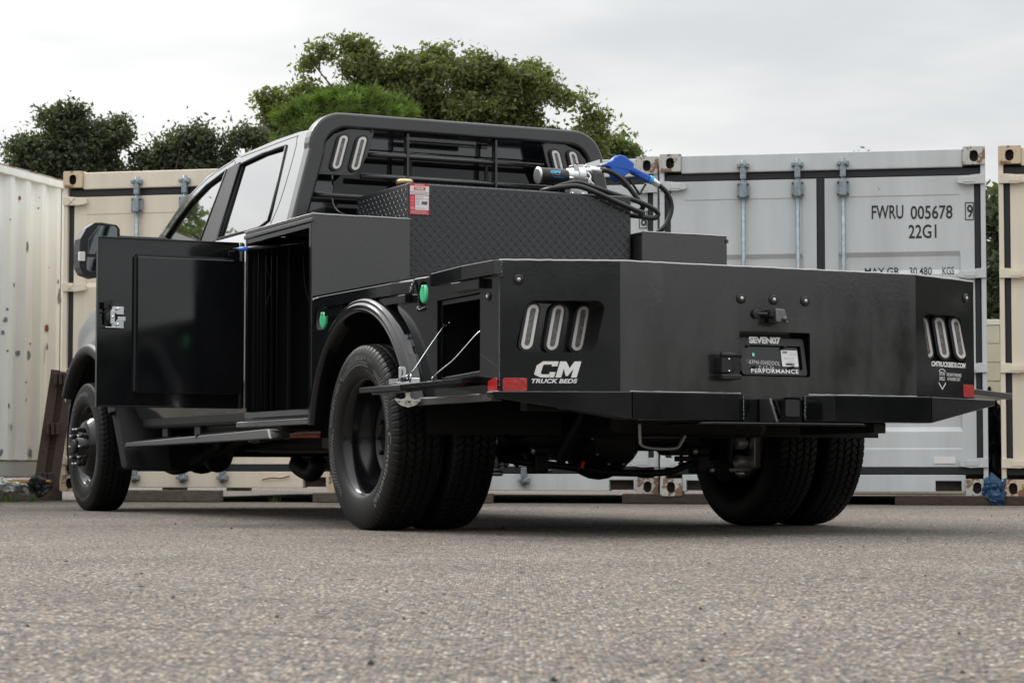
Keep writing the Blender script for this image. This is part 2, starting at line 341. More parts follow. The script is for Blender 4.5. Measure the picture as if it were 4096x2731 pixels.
def rocks(name, n, region, smin, smax, m, label):
    base = [(1, 0, 0), (-1, 0, 0), (0, 1, 0), (0, -1, 0), (0, 0, .7), (0, 0, -.5)]; bf = [(0, 2, 4), (2, 1, 4), (1, 3, 4), (3, 0, 4), (2, 0, 5), (1, 2, 5), (3, 1, 5), (0, 3, 5)]
    V = np.array(base)[None]*(.6+.8*rng.random((n, 6, 1))); a = rng.random(n)*6.28; s = smin+(smax-smin)*rng.random(n)**3
    c, sn = np.cos(a)[:, None], np.sin(a)[:, None]; x = V[..., 0]*c-V[..., 1]*sn; y = V[..., 0]*sn+V[..., 1]*c
    P = region(n); V = np.stack([x*s[:, None]+P[:, :1], y*s[:, None]*.8+P[:, 1:2], V[..., 2]*s[:, None]+s[:, None]*.25], -1).reshape(-1, 3)
    F = (np.array(bf)[None]+6*np.arange(n)[:, None, None]).reshape(-1, 3)
    me = bpy.data.meshes.new(name); me.from_pydata(V.tolist(), [], F.tolist()); me.materials.append(m); me.update()
    o = bpy.data.objects.new(name, me); COL.objects.link(o); return tag(o, label, 'gravel', kind='stuff')
def wedge(n):
    y = 2.6+13.5*rng.random(n)**1.3; x = (rng.random(n)*2-1)*(y*.235+.2); return np.stack([x, y], 1)
stone_l = mat('pale_grit', (.24, .22, .20), .9, var=.4, vscale=40); stone_d = mat('dark_grit', (.02, .02, .02), .8)
rocks('loose_grit', 5200, wedge, .0015, .005, stone_l, 'fine pale grit lying loose on the worn asphalt')
rocks('dark_grit', 240, wedge, .002, .0065, stone_d, 'scattered small black crumbs lying on the asphalt')

# ------------------------------------------------------------------ shipping containers (door end faces the camera)
CW, CH = 2.438, 2.591
def container(name, loc, ang, body, cast, label, length=6.06, open_u=None, letters=None, hinge_x=False, full=True, rods=(.64, 1.05, 1.39)):
    t = empty(name, loc, ang); tag(t, label, 'shipping container', 'shipping containers standing along the back of the yard')
    X = lambda u, z, d: (u, d, z)
    # frame
    for x0, x1 in ((0, .036), (CW-.036, CW)):
        MB().box((x0, .012, .12), (x1, .12, CH-.12)).build('corner_post', body, t, .006)
    MB().box((.165, .02, CH-.150), (CW-.165, .13, CH-.012)).build('door_header', body, t, .008)
    sill = [(.165, .022), (.195, .022), (.195, .105), (.385, .105), (.385, .022), (CW-.385, .022), (CW-.385, .105), (CW-.195, .105), (CW-.195, .022), (CW-.165, .022), (CW-.165, .150), (.165, .150)]
    MB().plate([sill], lambda u, v, d: (u, .03+d, v), .12).build('door_sill', body, t, .005)
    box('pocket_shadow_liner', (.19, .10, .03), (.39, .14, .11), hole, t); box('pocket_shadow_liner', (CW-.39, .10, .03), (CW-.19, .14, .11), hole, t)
    # corner castings with oval holes
    for top in (0, 1):
        for sd in (0, 1):
            u0 = 0 if sd == 0 else CW-.165; z0 = CH-.135 if top else -.012; hgt = .135 if top else .132; cu = u0+.0825; cz = z0+hgt/2
            mb = MB()
            mb.plate([rrect(.165, hgt, .012, 3, cu, cz), stadium(.062, .085, cu, cz-(.004 if top else 0), 0, 6)], lambda u, v, d: (u, -.004+d, v), .014)
            for a, b in (((u0, .010, z0), (u0+.165, .19, z0+.012)), ((u0, .010, z0+hgt-.012), (u0+.165, .19, z0+hgt)), ((u0, .010, z0+.012), (u0+.012, .19, z0+hgt-.012)), ((u0+.153, .010, z0+.012), (u0+.165, .19, z0+hgt-.012))): mb.box(a, b)
            co_ = mb.build('corner_casting', cast, t, .003)
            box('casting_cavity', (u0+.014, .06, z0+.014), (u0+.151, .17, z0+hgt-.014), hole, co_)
    # gaskets
    gm = MB(); a, b, z0, z1 = .038, CW-.038, .152, CH-.152
    gm.box((a, .045, z1-.055), (b, .085, z1)); gm.box((a, .045, z0), (b, .085, z0+.055)); gm.box((a, .045, z0+.055), (a+.043, .085, z1-.055)); gm.box((b-.043, .045, z0+.055), (b, .085, z1-.055)); gm.box((1.19, .045, z0+.055), (1.248, .085, z1-.055))
    gm.build('door_gasket', gasket, t, .006)
    # doors: pressed panels
    for k, (d0, d1) in enumerate(((a+.045, 1.188), (1.250, b-.045))):
        dz0, dz1 = z0+.058, z1-.058; dm = MB(); w = .10
        # horizontal pressings: (z top, z bottom) recess bands
        prof = [(dz1, 0), (dz1-.14, 0), (dz1-.147, .004), (dz1-.565, .004), (dz1-.60, .026), (dz1-.70, .028), (dz1-.735, .004), (dz1-1.17, .004), (dz1-1.205, .026), (dz1-1.305, .028), (dz1-1.34, .004), (dz1-1.74, .004), (dz1-1.775, .026), (dz1-1.875, .028), (dz1-1.91, .004), (dz0+.14, .004), (dz0+.13, 0), (dz0, 0)]
        vs = []; fs = []
        us = [d0, d0+w, d0+w+.012, d1-w-.012, d1-w, d1]
        for zz, dd in prof:
            for j, u in enumerate(us): vs.append((u, .040+(dd if 1 < j < 4 else 0), zz))
        for i in range(len(prof)-1):
            for j in range(5): fs.append((i*6+j, i*6+j+1, (i+1)*6+j+1, (i+1)*6+j))
        dm.add(vs, fs); dm.box((d0, .074, dz0), (d1, .085, dz1)); dm.box((d0, .041, dz0), (d0+.004, .08, dz1)); dm.box((d1-.004, .041, dz0), (d1, .08, dz1))
        door = dm.build('door', body, t)
        # hinges
        for hz in (2.345, 1.642, .94, .238):
            if k == 0: q = [(.0, -.033), (.0, .038), (.06, .038), (.13, .030), (.205, .018), (.205, -.024), (.13, -.036), (.06, -.033)]
            else: q = [(CW-p[0], p[1]) for p in [(.0, -.033), (.0, .038), (.06, .038), (.13, .030), (.205, .018), (.205, -.024), (.13, -.036), (.06, -.033)]]
            hm = MB().plate([[(p[0], p[1]+hz) for p in q]], lambda u, v, d: (u, -.004+d, v), .03)
            uu = .075 if k == 0 else CW-.075
            if hinge_x:
                hm.beam((uu-.03, -.008, hz-.025), (uu+.03, -.008, hz+.028), .006, .008, (0, 1, 0)); hm.beam((uu-.03, -.008, hz+.028), (uu+.03, -.008, hz-.025), .006, .008, (0, 1, 0))
            else:
                hm.box((uu-.0, -.008, hz-.02), (uu+(.09 if k == 0 else -.09), -.003, hz+.02))
            hm.build('hinge', body, door, .003)
    # lock rods
    for u in rods:
        rb = MB().cyl((u, .005, .06), (u, .005, CH-.06), .0165, n=12).build('lock_rod', galv, t)
        for zc in (2.30, .33):
            mb = MB(); mb.plate([rrect(.095, .125, .02, 3, u, zc)], lambda a_, b_, d: (a_, -.004+d, b_), .03)
            mb.box((u-.026, -.030, zc-.055), (u+.026, -.003, zc+.055))
            q = mb.build('rod_bracket', galv, rb, .005)
            bm_ = MB()
            for du in (-.036, .036):
                for dzz in (-.045, .045): bm_.cyl((u+du, -.004, zc+dzz), (u+du, -.012, zc+dzz), .008, n=8)
            tag(bm_.build('bracket_bolts', rustm, rb), kind='stuff')
        for zc, sg in ((CH-.105, 1), (.10, -1)):
            mb = MB(); mb.box((u-.022, -.02, zc-.10*sg), (u+.022, .02, zc-.02*sg)); mb.box((u-.045, -.025, zc-.012), (u-.018, .03, zc+.016)); mb.box((u+.014, -.03, zc-.016), (u+.045, .03, zc+.020)); mb.box((u-.02, -.015, zc-.02), (u+.02, .02, zc+.02)); mb.cyl((u+.02, -.034, zc), (u+.02, .0, zc), .012, n=8)
            mb.build('rod_cam', galv, rb, .004)
    # body shell: corrugated sides, roof, far end
    bmz = MB(); n = int(length/.278); vs = []; fs = []
    for side, sx, sgn in ((0, .01, 1), (1, CW-.01, -1)):
        pts = []
        for i in range(n):
            y = .13+i*.278
            for dy, dx in ((0, 0), (.072, 0), (.140, .036), (.210, .036), (.278, 0)): pts.append((sx+sgn*dx, y+dy))
        o = len(vs)
        for p in pts: vs += [(p[0], p[1], .16), (p[0], p[1], CH-.09)]
        for i in range(len(pts)-1): fs.append((o+2*i, o+2*i+2, o+2*i+3, o+2*i+1))
    bmz.add(vs, fs); bmz.build('corrugated_side', body, t, recalc=False)
    rl = MB()
    for x0, x1 in ((0, .06), (CW-.06, CW)):
        rl.box((x0, .195, CH-.09), (x1, length-.19, CH-.02)); rl.box((x0, .195, .02), (x1, length-.19, .16))
    rl.build('side_rail', body, t, .004)
    box('roof_sheet', (.02, .13, CH-.05), (CW-.02, length, CH-.03), body, t); box('floor', (.02, .15, .10), (CW-.02, length, .17), woodg, t); box('end_wall', (.02, length-.05, .1), (CW-.02, length, CH-.05), body, t)
    if letters:
        for s, u, z, w, h, bold in letters: text(s, lambda a_, b_, d, u=u, z=z: (u+a_, (.0395 if u > 2.28 else .044)-d, z+b_), w, h, 'lettering', blackp, t, bold=bold, depth=.002)
    return t
def box_outline(t, u0, z0, u1, z1):
    mb = MB(); e = .006
    for a, b in (((u0, z0), (u1, z0+e)), ((u0, z1-e), (u1, z1)), ((u0, z0+e), (u0+e, z1-e)), ((u1-e, z0+e), (u1, z1-e))): mb.box((a[0], .0365, a[1]), (b[0], .039, b[1]))
    mb.build('check_digit_frame', blackp, t)
cw = container('shipping_container', (1.1241, 17.1436, .0737), -.1915, cgrey, rgrey, 'pale grey container lettered FWRU 005678, behind the right half of the truck bed', letters=[
    ('FWRU', 1.600, 2.065, .235, .103, .012), ('005678', 1.888, 2.058, .308, .103, .012), ('9', 2.303, 2.062, .042, .098, .012), ('22G1', 1.872, 1.915, .205, .103, .012),
    ('MAX.GR.', 1.545, 1.640, .27, .060, .014), ('30.480', 1.875, 1.640, .165, .058, .006), ('KGS', 2.118, 1.640, .085, .058, .006), ('67.200', 1.875, 1.550, .165, .058, .006), ('LBS', 2.118, 1.550, .085, .058, .006)])
box_outline(cw, 2.288, 2.045, 2.352, 2.178)
box('paper_sticker', (2.04, .033, .235), (2.20, .0365, .285), whitep, cw)
cg = container('shipping_container', (-1.2652, 17.7767, .0759), -.2129, cgrey2, rgrey, 'light grey container hidden behind the cab, its right corner beside the blue nozzle', letters=[('FWRU 005681', 1.55, 2.055, .67, .103, .012), ('8', 2.303, 2.058, .042, .098, .012)])
box_outline(cg, 2.288, 2.040, 2.352, 2.175)
ct = container('shipping_container', (-3.6618, 18.309, .0926), -.2246, ctan, rtan, 'cream tan container behind the open toolbox door at the left', hinge_x=True)
# stubby twig stuck on the tan container's sill
tw_ = MB().tube([(1.72, .015, .085), (1.80, .01, .10), (1.88, .015, .098), (1.95, .01, .115)], .005, 6).build('twig', rustm, ct)
cr_ = container('shipping_container', (3.607, 16.65, .07), -.262, ctan, rtan, 'tan container cut off by the right edge of the photo', hinge_x=False)
# white container seen along its side, at the left edge
L0 = Vector((-3.86, 19.60, .18)); Ld = Vector((-.277, -1.0, 0)).normalized()
cl = empty('shipping_container', L0, 0); tag(cl, 'dirty white corrugated container with peeling paint at the left edge', 'shipping container', 'shipping containers standing along the back of the yard')
out_n = Vector((-Ld.y, Ld.x, 0))
if out_n.x < 0: out_n = -out_n
def LP(s, z, d): p = Ld*s+out_n*d; return (p.x, p.y, z)   # s along towards the camera, d outwards to the right
ls = 6.06
mb = MB(); pts = []
s = .15
while s < ls-.15:
    for ds, dd in ((0, 0), (.070, 0), (.138, -.042), (.208, -.042), (.278, 0)): pts.append((s+ds, dd-.01))
    s += .278
vs = []; fs = []
for p in pts: vs += [LP(p[0], .15, p[1]), LP(p[0], CH-.085, p[1])]
for i in range(len(pts)-1): fs.append((2*i, 2*i+2, 2*i+3, 2*i+1))
mb.add(vs, fs); cside = mb.build('corrugated_side', cwhite, cl, recalc=False)
def lbox(mb, s0, s1, z0, z1, d0, d1): mb.hexa([LP(s0, z0, d0), LP(s1, z0, d0), LP(s1, z0, d1), LP(s0, z0, d1), LP(s0, z1, d0), LP(s1, z1, d0), LP(s1, z1, d1), LP(s0, z1, d1)])
mb = MB(); lbox(mb, 0, ls, CH-.085, CH-.02, -.05, .008); mb.build('top_rail', cwhite, cl, .006)
mb = MB(); lbox(mb, 0, ls, .02, .15, -.05, .012); mb.build('bottom_rail', paint_mat('dirty_rail_paint', (.42, .45, .45), .9, .60), cl, .006)
mb = MB(); lbox(mb, 0, ls, .150, .158, -.03, .022); lbox(mb, 0, ls, .008, .02, -.03, .022); lbox(mb, 0, ls, CH-.020, CH-.010, -.04, .01); mb.build('rust_edge', paint_mat('rusty_edge_paint', (.40, .36, .32), .95, .48, ds=9), cl)
mb = MB(); lbox(mb, 0, ls, CH-.05, CH-.03, -2.4, -.05); lbox(mb, 0, .05, .02, CH-.05, -2.4, -.05); lbox(mb, 0, ls, .02, CH-.05, -2.44, -2.40); mb.build('container_shell', cwhite, cl)
for s_, z_, w_, h_, mm_ in ((1.087, 1.308, 0.049, 0.057, bare), (1.075, 1.394, 0.029, 0.027, bare), (1.108, 1.202, 0.037, 0.042, bare), (0.842, 1.044, 0.049, 0.050, bare), (0.707, 1.035, 0.065, 0.074, bare), (0.618, 1.133, 0.033, 0.027, bare), (0.667, 0.742, 0.098, 0.086, bare), (0.748, 0.807, 0.033, 0.023, bare), (0.977, 0.425, 0.082, 0.084, rustm), (1.046, 0.605, 0.037, 0.057, rustm), (0.585, 0.208, 0.073, 0.078, bare), (1.116, 0.214, 0.041, 0.068, bare), (0.760, 1.929, 0.041, 0.097, bare), (0.360, 1.019, 0.073, 0.197, bare), (0.393, 1.224, 0.033, 0.043, bare), (0.160, 1.567, 0.065, 0.124, bare), (0.193, 1.694, 0.029, 0.040, bare), (0.324, 1.288, 0.082, 0.071, rustm), (0.307, 1.130, 0.024, 0.079, rustm), (0.842, 2.345, 0.024, 0.039, rustm), (0.985, 1.601, 0.033, 0.038, bare), (0.748, 0.658, 0.024, 0.031, bare), (1.059, 2.138, 0.016, 0.015, rustm), (0.536, 2.292, 0.016, 0.020, rustm), (1.067, 1.052, 0.020, 0.023, rustm), (0.295, 1.808, 0.020, 0.016, rustm)):
    k = 14; lp = []
    for i in range(k):
        a = 2*math.pi*i/k; q = .55+.7*random.random(); lp.append((s_+w_/2*math.cos(a)*q, z_+h_/2*math.sin(a)*q))
    sm = (s_-.15) % .278; dd = 0 if sm < .07 else (-.036*(sm-.07)/.068 if sm < .138 else (-.036 if sm < .208 else -.036*(.278-sm)/.07))
    slope = 0 if sm < .07 or .138 < sm < .208 else (-.53 if sm < .138 else .51)
    MB().plate([lp], lambda u, v, d: LP(u, v, dd-.006+slope*(u-s_)+d), 0).build('paint_chip', mm_, cside, recalc=False)

# things round the containers
def timber(name, a, b, w, h, label, m=woodg): return tag(MB().beam(a, b, w, h).build(name, m, None, .006), label, 'timber', 'dunnage timbers under the containers')
tm = timber('dunnage_timber', (-3.4, 18.15, .05), (-2.3, 17.9, .05), .1, .09, 'dark timber under the tan container, behind the front wheel')
timber('dunnage_timber', (-1.55, 17.75, .04), (-.15, 17.45, .04), .1, .075, 'long timber under the light grey container, between the rear wheels')
timber('dunnage_timber', (.85, 17.27, .04), (1.75, 17.1, .04), .14, .075, 'brown timber under the rusty corners where two grey containers meet', wood)
timber('dunnage_timber', (2.85, 16.82, .035), (3.9, 16.62, .035), .14, .07, 'brown timber under the right end of the FWRU 005678 container', wood)
timber('dunnage_timber', (-5.3, 18.2, .09), (-3.7, 18.6, .09), .12, .17, 'grey timber under the white container at the left edge')
# upended wooden pallet at the left
pl = empty('wooden_pallet', (-3.70, 17.95, .165), R(8)); pl.scale = (.72, .8, .665); tag(pl, 'narrow weathered wooden pallet leaning upright between the white and tan containers', 'pallet')
lean = .13
for i, z in enumerate((.03, .62, 1.22)):
    for j, dx in enumerate((-.045, .01, .06)):
        MB().beam((dx+lean*z-.02, -.09, z), (dx+lean*z-.02+.012, .01, z+.01), .035, .13, (0, 0, 1)).build('block', wood, pl, .004)
for dx in (-.085, .085): MB().beam((dx, 0, -.08), (dx+lean*1.35, .02, 1.33), .10, .022, (0, 1, 0)).build('plank', wood, pl, .003)
MB().beam((.0, .05, -.05), (lean*1.3, .07, 1.31), .17, .02, (0, 1, 0)).build('plank', wood, pl, .003)
# block wall in the gap at the right
bw = empty('block_wall', (4.2, 24.0, 0), 0); tag(bw, 'low cream painted concrete block wall in the gap between the right containers', 'wall')
proto = None
for r_ in range(9):
    for c_ in range(9):
        x = -1.0+c_*.40+(.2 if r_ % 2 else 0); z = r_*.20
        if proto is None:
            o = box('block', (.004, 0, .004), (.396, .19, .196), blockm, bw, .006); proto = o
        else: o = proto.copy(); COL.objects.link(o)
        o.parent = bw; o.location = (x, random.uniform(-.003, .003), z)
box('mortar_core', (-1.0, .012, 0), (2.8, .178, 1.795), mat('mortar', (.40, .37, .29), .95), bw)
box('coping', (-1.0, -.006, 1.80), (2.8, .196, 1.86), mat('coping_paint', (.62, .60, .53), .8, var=.08), bw, .006)
def crumple(name, c, r, m, label, cat, amp=.35, fr=4.0, n=60, flat=True):
    mb = MB(); vs = []; fs = []; k = n//2
    for j in range(k+1):
        for i in range(n):
            ph = math.pi*j/k; g_ = 2*math.pi*i/n; d = Vector((math.sin(ph)*math.cos(g_), math.sin(ph)*math.sin(g_), math.cos(ph)))
            q = Vector((d.x*r[0], d.y*r[1], d.z*r[2])); nn = noise.turbulence(q*fr+Vector(c), 4, True)
            p = q*(1+amp*(nn-.5)*2)+Vector(c)
            p += Vector((noise.noise(p*9), noise.noise(p*9+Vector((5, 5, 5))), noise.noise(p*9+Vector((9, 1, 2)))))*.03
            vs.append((p.x, p.y, max(p.z, .004)))
    for j in range(k):
        for i in range(n): fs.append((j*n+i, (j+1)*n+i, (j+1)*n+(i+1) % n, j*n+(i+1) % n))
    mb.add(vs, fs); return tag(mb.build(name, m), label, cat)
crumple('black_tarp', (3.72, 17.6, .42), (.16, .14, .46), tarpk, 'black sheeting heaped behind the blue tarp in the right gap', 'tarp', .3, 6)
crumple('blue_tarp', (3.57, 16.7, .08), (.11, .12, .13), tarpb, 'crumpled blue tarp on the ground beside the right container corner', 'tarp', .34, 11)
crumple('plastic_bundle', (-4.05, 17.9, .12), (.22, .12, .06), plas, 'crumpled white plastic bundle lying under the white container', 'rubbish', .4, 10)
crumple('dark_debris', (-3.72, 17.8, .12), (.09, .09, .07), tarpk, 'dark debris lying below the leaning wooden pallet', 'rubbish', .5, 9)
box('yellow_strap', (-3.95, 17.72, .162), (-3.62, 17.74, .176), mat('yellow_paint', (.45, .28, .04), .6), bpy.data.objects['dark_debris'])

# weeds along the container line and dry leaves on the asphalt
weed = leafmat('weed_green', (.07, .11, .035), .4); dryl = mat('dry_leaf', (.10, .055, .03), .8, var=.4, vscale=30)
wr_ = random.Random(31); V = []; q_ = 0
for i in range(13):
    x = wr_.choice([wr_.uniform(-4.3, -3.6), wr_.uniform(-2.9, -.2), wr_.uniform(.4, 3.6)]); y = 17.75-.19*x*.6+wr_.uniform(-.1, .35)
    for k in range(16):
        a = wr_.random()*6.28; h_ = wr_.uniform(.02, .075); w_ = .004; ox, oy = x+wr_.gauss(0, .03), y+wr_.gauss(0, .03); dx, dy = math.cos(a)*h_*.6, math.sin(a)*h_*.6
        V += [(ox-w_, oy, 0), (ox+w_, oy, 0), (ox+dx+w_*.3, oy+dy, h_), (ox+dx-w_*.3, oy+dy, h_)]; q_ += 1
me = bpy.data.meshes.new('weeds'); me.from_pydata(V, [], [(4*i, 4*i+1, 4*i+2, 4*i+3) for i in range(q_)]); me.materials.append(weed); wo_ = bpy.data.objects.new('weeds', me); COL.objects.link(wo_); tag(wo_, 'sparse low weeds along the foot of the containers', 'weeds', kind='stuff')
lm_ = MB()
for i in range(60):
    y = wr_.uniform(3, 16.5); x = wr_.uniform(-1, 1)*(y*.23); a = wr_.random()*6.28; L_ = wr_.uniform(.006, .018); c, sn = math.cos(a), math.sin(a); w_ = L_*wr_.uniform(.12, .4)
    lm_.add([(x-c*L_, y-sn*L_, .003), (x+sn*w_, y-c*w_, .006), (x+c*L_, y+sn*L_, .004), (x-sn*w_, y+c*w_, .005)], [(0, 1, 2, 3)])
tag(lm_.build('dry_leaves', dryl, recalc=False), 'tiny dry leaves and twigs scattered over the asphalt', 'leaves', kind='stuff')

# ------------------------------------------------------------------ trees
def leaves(C, n_per, spread, size, seed, flat=.6):
    r_ = np.random.default_rng(seed); C = np.repeat(np.array(C), n_per, 0); n = len(C)
    sp = np.repeat(.6+.8*r_.random(n//n_per), n_per)[:, None]
    P = C+r_.normal(size=(n, 3))*spread*sp*np.array([1, 1, flat])
    a = r_.normal(size=(n, 3)); a /= np.linalg.norm(a, axis=1)[:, None]
    b = np.cross(a, r_.normal(size=(n, 3))); b /= np.linalg.norm(b, axis=1)[:, None]
    s = (size*(.6+.8*r_.random(n)))[:, None]
    V = np.stack([P-a*s, P+b*s*.45, P+a*s, P-b*s*.45], 1).reshape(-1, 3); return V, n
def quadmesh(name, V, n, m, parent):
    me = bpy.data.meshes.new(name); me.vertices.add(len(V)); me.vertices.foreach_set('co', V.astype(np.float32).ravel())
    me.loops.add(4*n); me.loops.foreach_set('vertex_index', np.arange(4*n, dtype=np.int32)); me.polygons.add(n)
    me.polygons.foreach_set('loop_start', np.arange(0, 4*n, 4, dtype=np.int32)); me.polygons.foreach_set('loop_total', np.full(n, 4, np.int32))
    me.materials.append(m); me.update(); me.validate(); o = bpy.data.objects.new(name, me); COL.objects.link(o); o.parent = parent; return o
def tree(name, x, y, ells, nclump, m, label, seed, per=26, spread=.13, size=.055, carve=.02, trunk=.12, cat='tree', group='trees behind the containers'):
    """ells: list of (dx, z, rx, rz) lobes seen from the front"""
    t = empty(name, (x, y, 0)); tag(t, label, cat, group); rd = random.Random(seed); C = []
    tot = sum(e[2]*e[3] for e in ells); k = 0
    while len(C) < nclump and k < nclump*40:
        k += 1; q = rd.random()*tot
        for e in ells:
            q -= e[2]*e[3]
            if q <= 0: break
        d = Vector((rd.gauss(0, 1), rd.gauss(0, 1), rd.gauss(0, 1))).normalized()*(rd.random()**.30)
        p = Vector((e[0]+d.x*e[2], d.y*e[2]*.5, e[1]+d.z*e[3]))
        if noise.noise(p*2.1+Vector((seed, 0, 0))) < carve-.12 or noise.noise(p*4.7+Vector((0, seed, 0))) < -.10: continue
        C.append(tuple(p))
    V, n = leaves(C, per, spread, size, seed); quadmesh('crown', V, n, m, t)
    tb = MB(); zc = sum(e[1]*e[2]*e[3] for e in ells)/tot; xc = sum(e[0]*e[2]*e[3] for e in ells)/tot
    tb.tube([(0, 0, 0), (xc*.2, 0, zc*.35), (xc*.5, .05, zc*.7), (xc*.8, 0, zc)], .1, 9, radii=[trunk*1.3, trunk, trunk*.75, trunk*.5])
    for i in range(26):
        c = Vector(rd.choice(C)); b = Vector((xc*.5, .05, zc*(.55+.35*rd.random()))); mid = (b+c)/2+Vector((rd.gauss(0, .1), rd.gauss(0, .1), .1))
        tb.tube([b, mid, c], .02, 5, res=4, radii=[trunk*.35, trunk*.2, .008])
    tb.build('trunk', bark, t, recalc=False); return t
tree('oak_tree', -1.2, 30, [(-.98, 5.57, .62, .50), (-1.25, 5.35, .4, .35), (.30, 5.56, .70, .52), (-.05, 5.35, .5, .4), (1.17, 5.20, .65, .60), (1.69, 4.95, .36, .42), (-1.90, 5.22, .28, .20), (-2.0, 4.72, .30, .28), (-.4, 4.85, 1.25, .55), (.75, 4.75, 1.1, .50), (2.1, 4.85, .40, .32), (2.45, 4.6, .32, .28), (1.9, 4.9, .5, .4), (0, 4.2, 2.0, .5), (-1.5, 4.9, .6, .5), (.6, 5.1, 1.0, .5)], 2700, leaf_oak, 'tall spreading oak rising above the roof of the truck cab', 3, per=48, spread=.085, size=.036, carve=.05)
tree('oak_tree', 1.42, 31.0, [(0, 4.68, .27, .30), (.1, 4.3, .3, .3), (-.25, 4.35, .35, .3)], 230, leaf_light, 'small pale green oak right of the headache rack', 5, per=30, spread=.08, size=.045)
tree('oak_tree', -5.66, 27.5, [(0, 4.10, .40, .62), (-.30, 4.15, .28, .26), (.22, 4.40, .25, .35), (.1, 3.7, .6, .5)], 420, leaf_dark, 'leftmost dark evergreen oak with feathery top, above the white container', 7, per=44, spread=.085, size=.032, carve=.04)
tree('oak_tree', -4.85, 27.5, [(0, 4.05, .36, .50), (.1, 3.7, .5, .55), (-.30, 3.85, .3, .45)], 420, leaf_dark, 'low dark evergreen oak above the left corner of the tan container', 8, per=44, spread=.085, size=.032, carve=.03)
tree('oak_tree', -4.10, 27.5, [(0, 4.08, .46, .48), (-.15, 4.3, .28, .30), (.25, 3.8, .45, .5), (-.3, 3.6, .4, .5)], 380, leaf_dark, 'dark evergreen oak above the middle of the tan container', 9, per=44, spread=.085, size=.032, carve=.03)
tree('oak_tree', -3.32, 27.5, [(0, 3.95, .34, .50), (-.05, 3.5, .5, .5), (.12, 4.25, .18, .25)], 320, leaf_dark, 'dark evergreen oak left of the bright pine', 10, per=44, spread=.085, size=.032, carve=.03)
tree('oak_tree', -6.30, 27.5, [(0, 3.7, .22, .38), (-.3, 3.5, .4, .5)], 150, leaf_dark, 'tip of a dark tree at the far left edge', 11, per=30, spread=.07, size=.036)
tree('oak_tree', -11.2, 24.5, [(0, 4.4, 2.2, 1.3), (-1.8, 4.0, 1.6, 1.4), (1.6, 3.8, 1.5, 1.2)], 1100, leaf_light, 'broad pale green oak beyond the left edge, mirrored in the cab window', 14, per=40, spread=.15, size=.055)
tree('oak_tree', 4.45, 29, [(.10, 4.24, .15, .20), (-.20, 4.22, .12, .14), (.24, 4.22, .07, .20), (0, 3.8, .4, .4)], 240, leaf_dark, 'sparse treetop showing above the FWRU 005678 container', 12, per=22, spread=.07, size=.04)
tree('oak_tree', 5.9, 28, [(0, 2.6, .55, 1.15), (.25, 3.2, .4, .6), (-.1, 1.4, .6, .9)], 520, leaf_dark, 'dark tree filling the gap between the two right containers', 13, per=30, spread=.10, size=.05)
# pine: tufts of long needles
pt = empty('pine_tree', (-1.80, 24.5, 0)); tag(pt, 'bright green long-needled pine in front of the tall oak', 'tree', 'trees behind the containers')
rd = random.Random(4); V = []; nn_ = 0
lobes = [(0, 4.20, .46, .22), (-.42, 4.05, .40, .22), (.38, 4.10, .36, .20), (0, 3.85, .80, .32)]
for i in range(200):
    e = rd.choice(lobes); d = Vector((rd.gauss(0, 1), rd.gauss(0, 1), abs(rd.gauss(0, 1)))).normalized()*(rd.random()**.15)
    c = Vector((e[0]+d.x*e[2], d.y*e[2]*.8, e[1]+d.z*e[3])); ax = (d+Vector((0, 0, .7))).normalized(); tl = rd.uniform(.6, 1.1)
    for k in range(70):
        a = (ax*.8+Vector((rd.gauss(0, 1), rd.gauss(0, 1), rd.gauss(0, 1)))*.62).normalized(); b = a.cross(Vector((rd.random(), rd.random(), rd.random()))).normalized()*.0055; L_ = (.09+.07*rd.random())*tl; o = c+ax*rd.uniform(-.10, .03)
        V += [o-b, o+b, o+a*L_+b*.3+Vector((0, 0, -.01)), o+a*L_-b*.3+Vector((0, 0, -.01))]; nn_ += 1
quadmesh('crown', np.array([tuple(v) for v in V]), nn_, needles, pt)
tb = MB().tube([(0, 0, 0), (.05, 0, 2), (0, 0, 3.7)], .1, 9, radii=[.13, .1, .05])
for i in range(16): a = rd.random()*6.28; z = rd.uniform(2.8, 3.7); tb.tube([(0, 0, z-.3), (math.cos(a)*.4, math.sin(a)*.4, z-.1), (math.cos(a)*.75, math.sin(a)*.6, z+.1)], .02, 5, radii=[.035, .022, .01])
tb.build('trunk', bark, pt, recalc=False)
# far tree line round the rest of the yard (mirrored in the paint)
r_ = np.random.default_rng(21); n = 4200; ang = R(25)+r_.random(n)*R(310); rad = 46+10*r_.random(n)
az = np.degrees(ang); hgt = 6.2-3.4*np.exp(-((az-124)/20)**2)-2.2*np.exp(-((az-300)/30)**2)+.5*np.sin(ang*13+1)+.4*np.sin(ang*29)
C = np.stack([np.sin(ang)*rad, np.cos(ang)*rad, hgt*r_.random(n)**.8+.2], 1)
V, n = leaves(C.tolist(), 14, .55, .42, 22, .7)
o = quadmesh('far_tree_line', V, n, leaf_dark, None); tag(o, 'far line of dark trees round the yard behind the photographer', 'trees', kind='stuff')

# ================================================================== THE TRUCK (x right, y forward, origin under the middle of the bed's rear panel)
TX, TY, YAW = 1.0432, 8.999, .4569
T = empty('service_truck', (TX, TY, 0), YAW)
tag(T, 'gloss black crew cab work truck with a black steel service bed, toolbox door open', 'truck')
W = 1.13; ZT = 1.067; ZB = .56; CXN = .697; CY = .176
ZD = lambda u, v, d: (u, d, v)                      # plane facing the rear, d goes forward
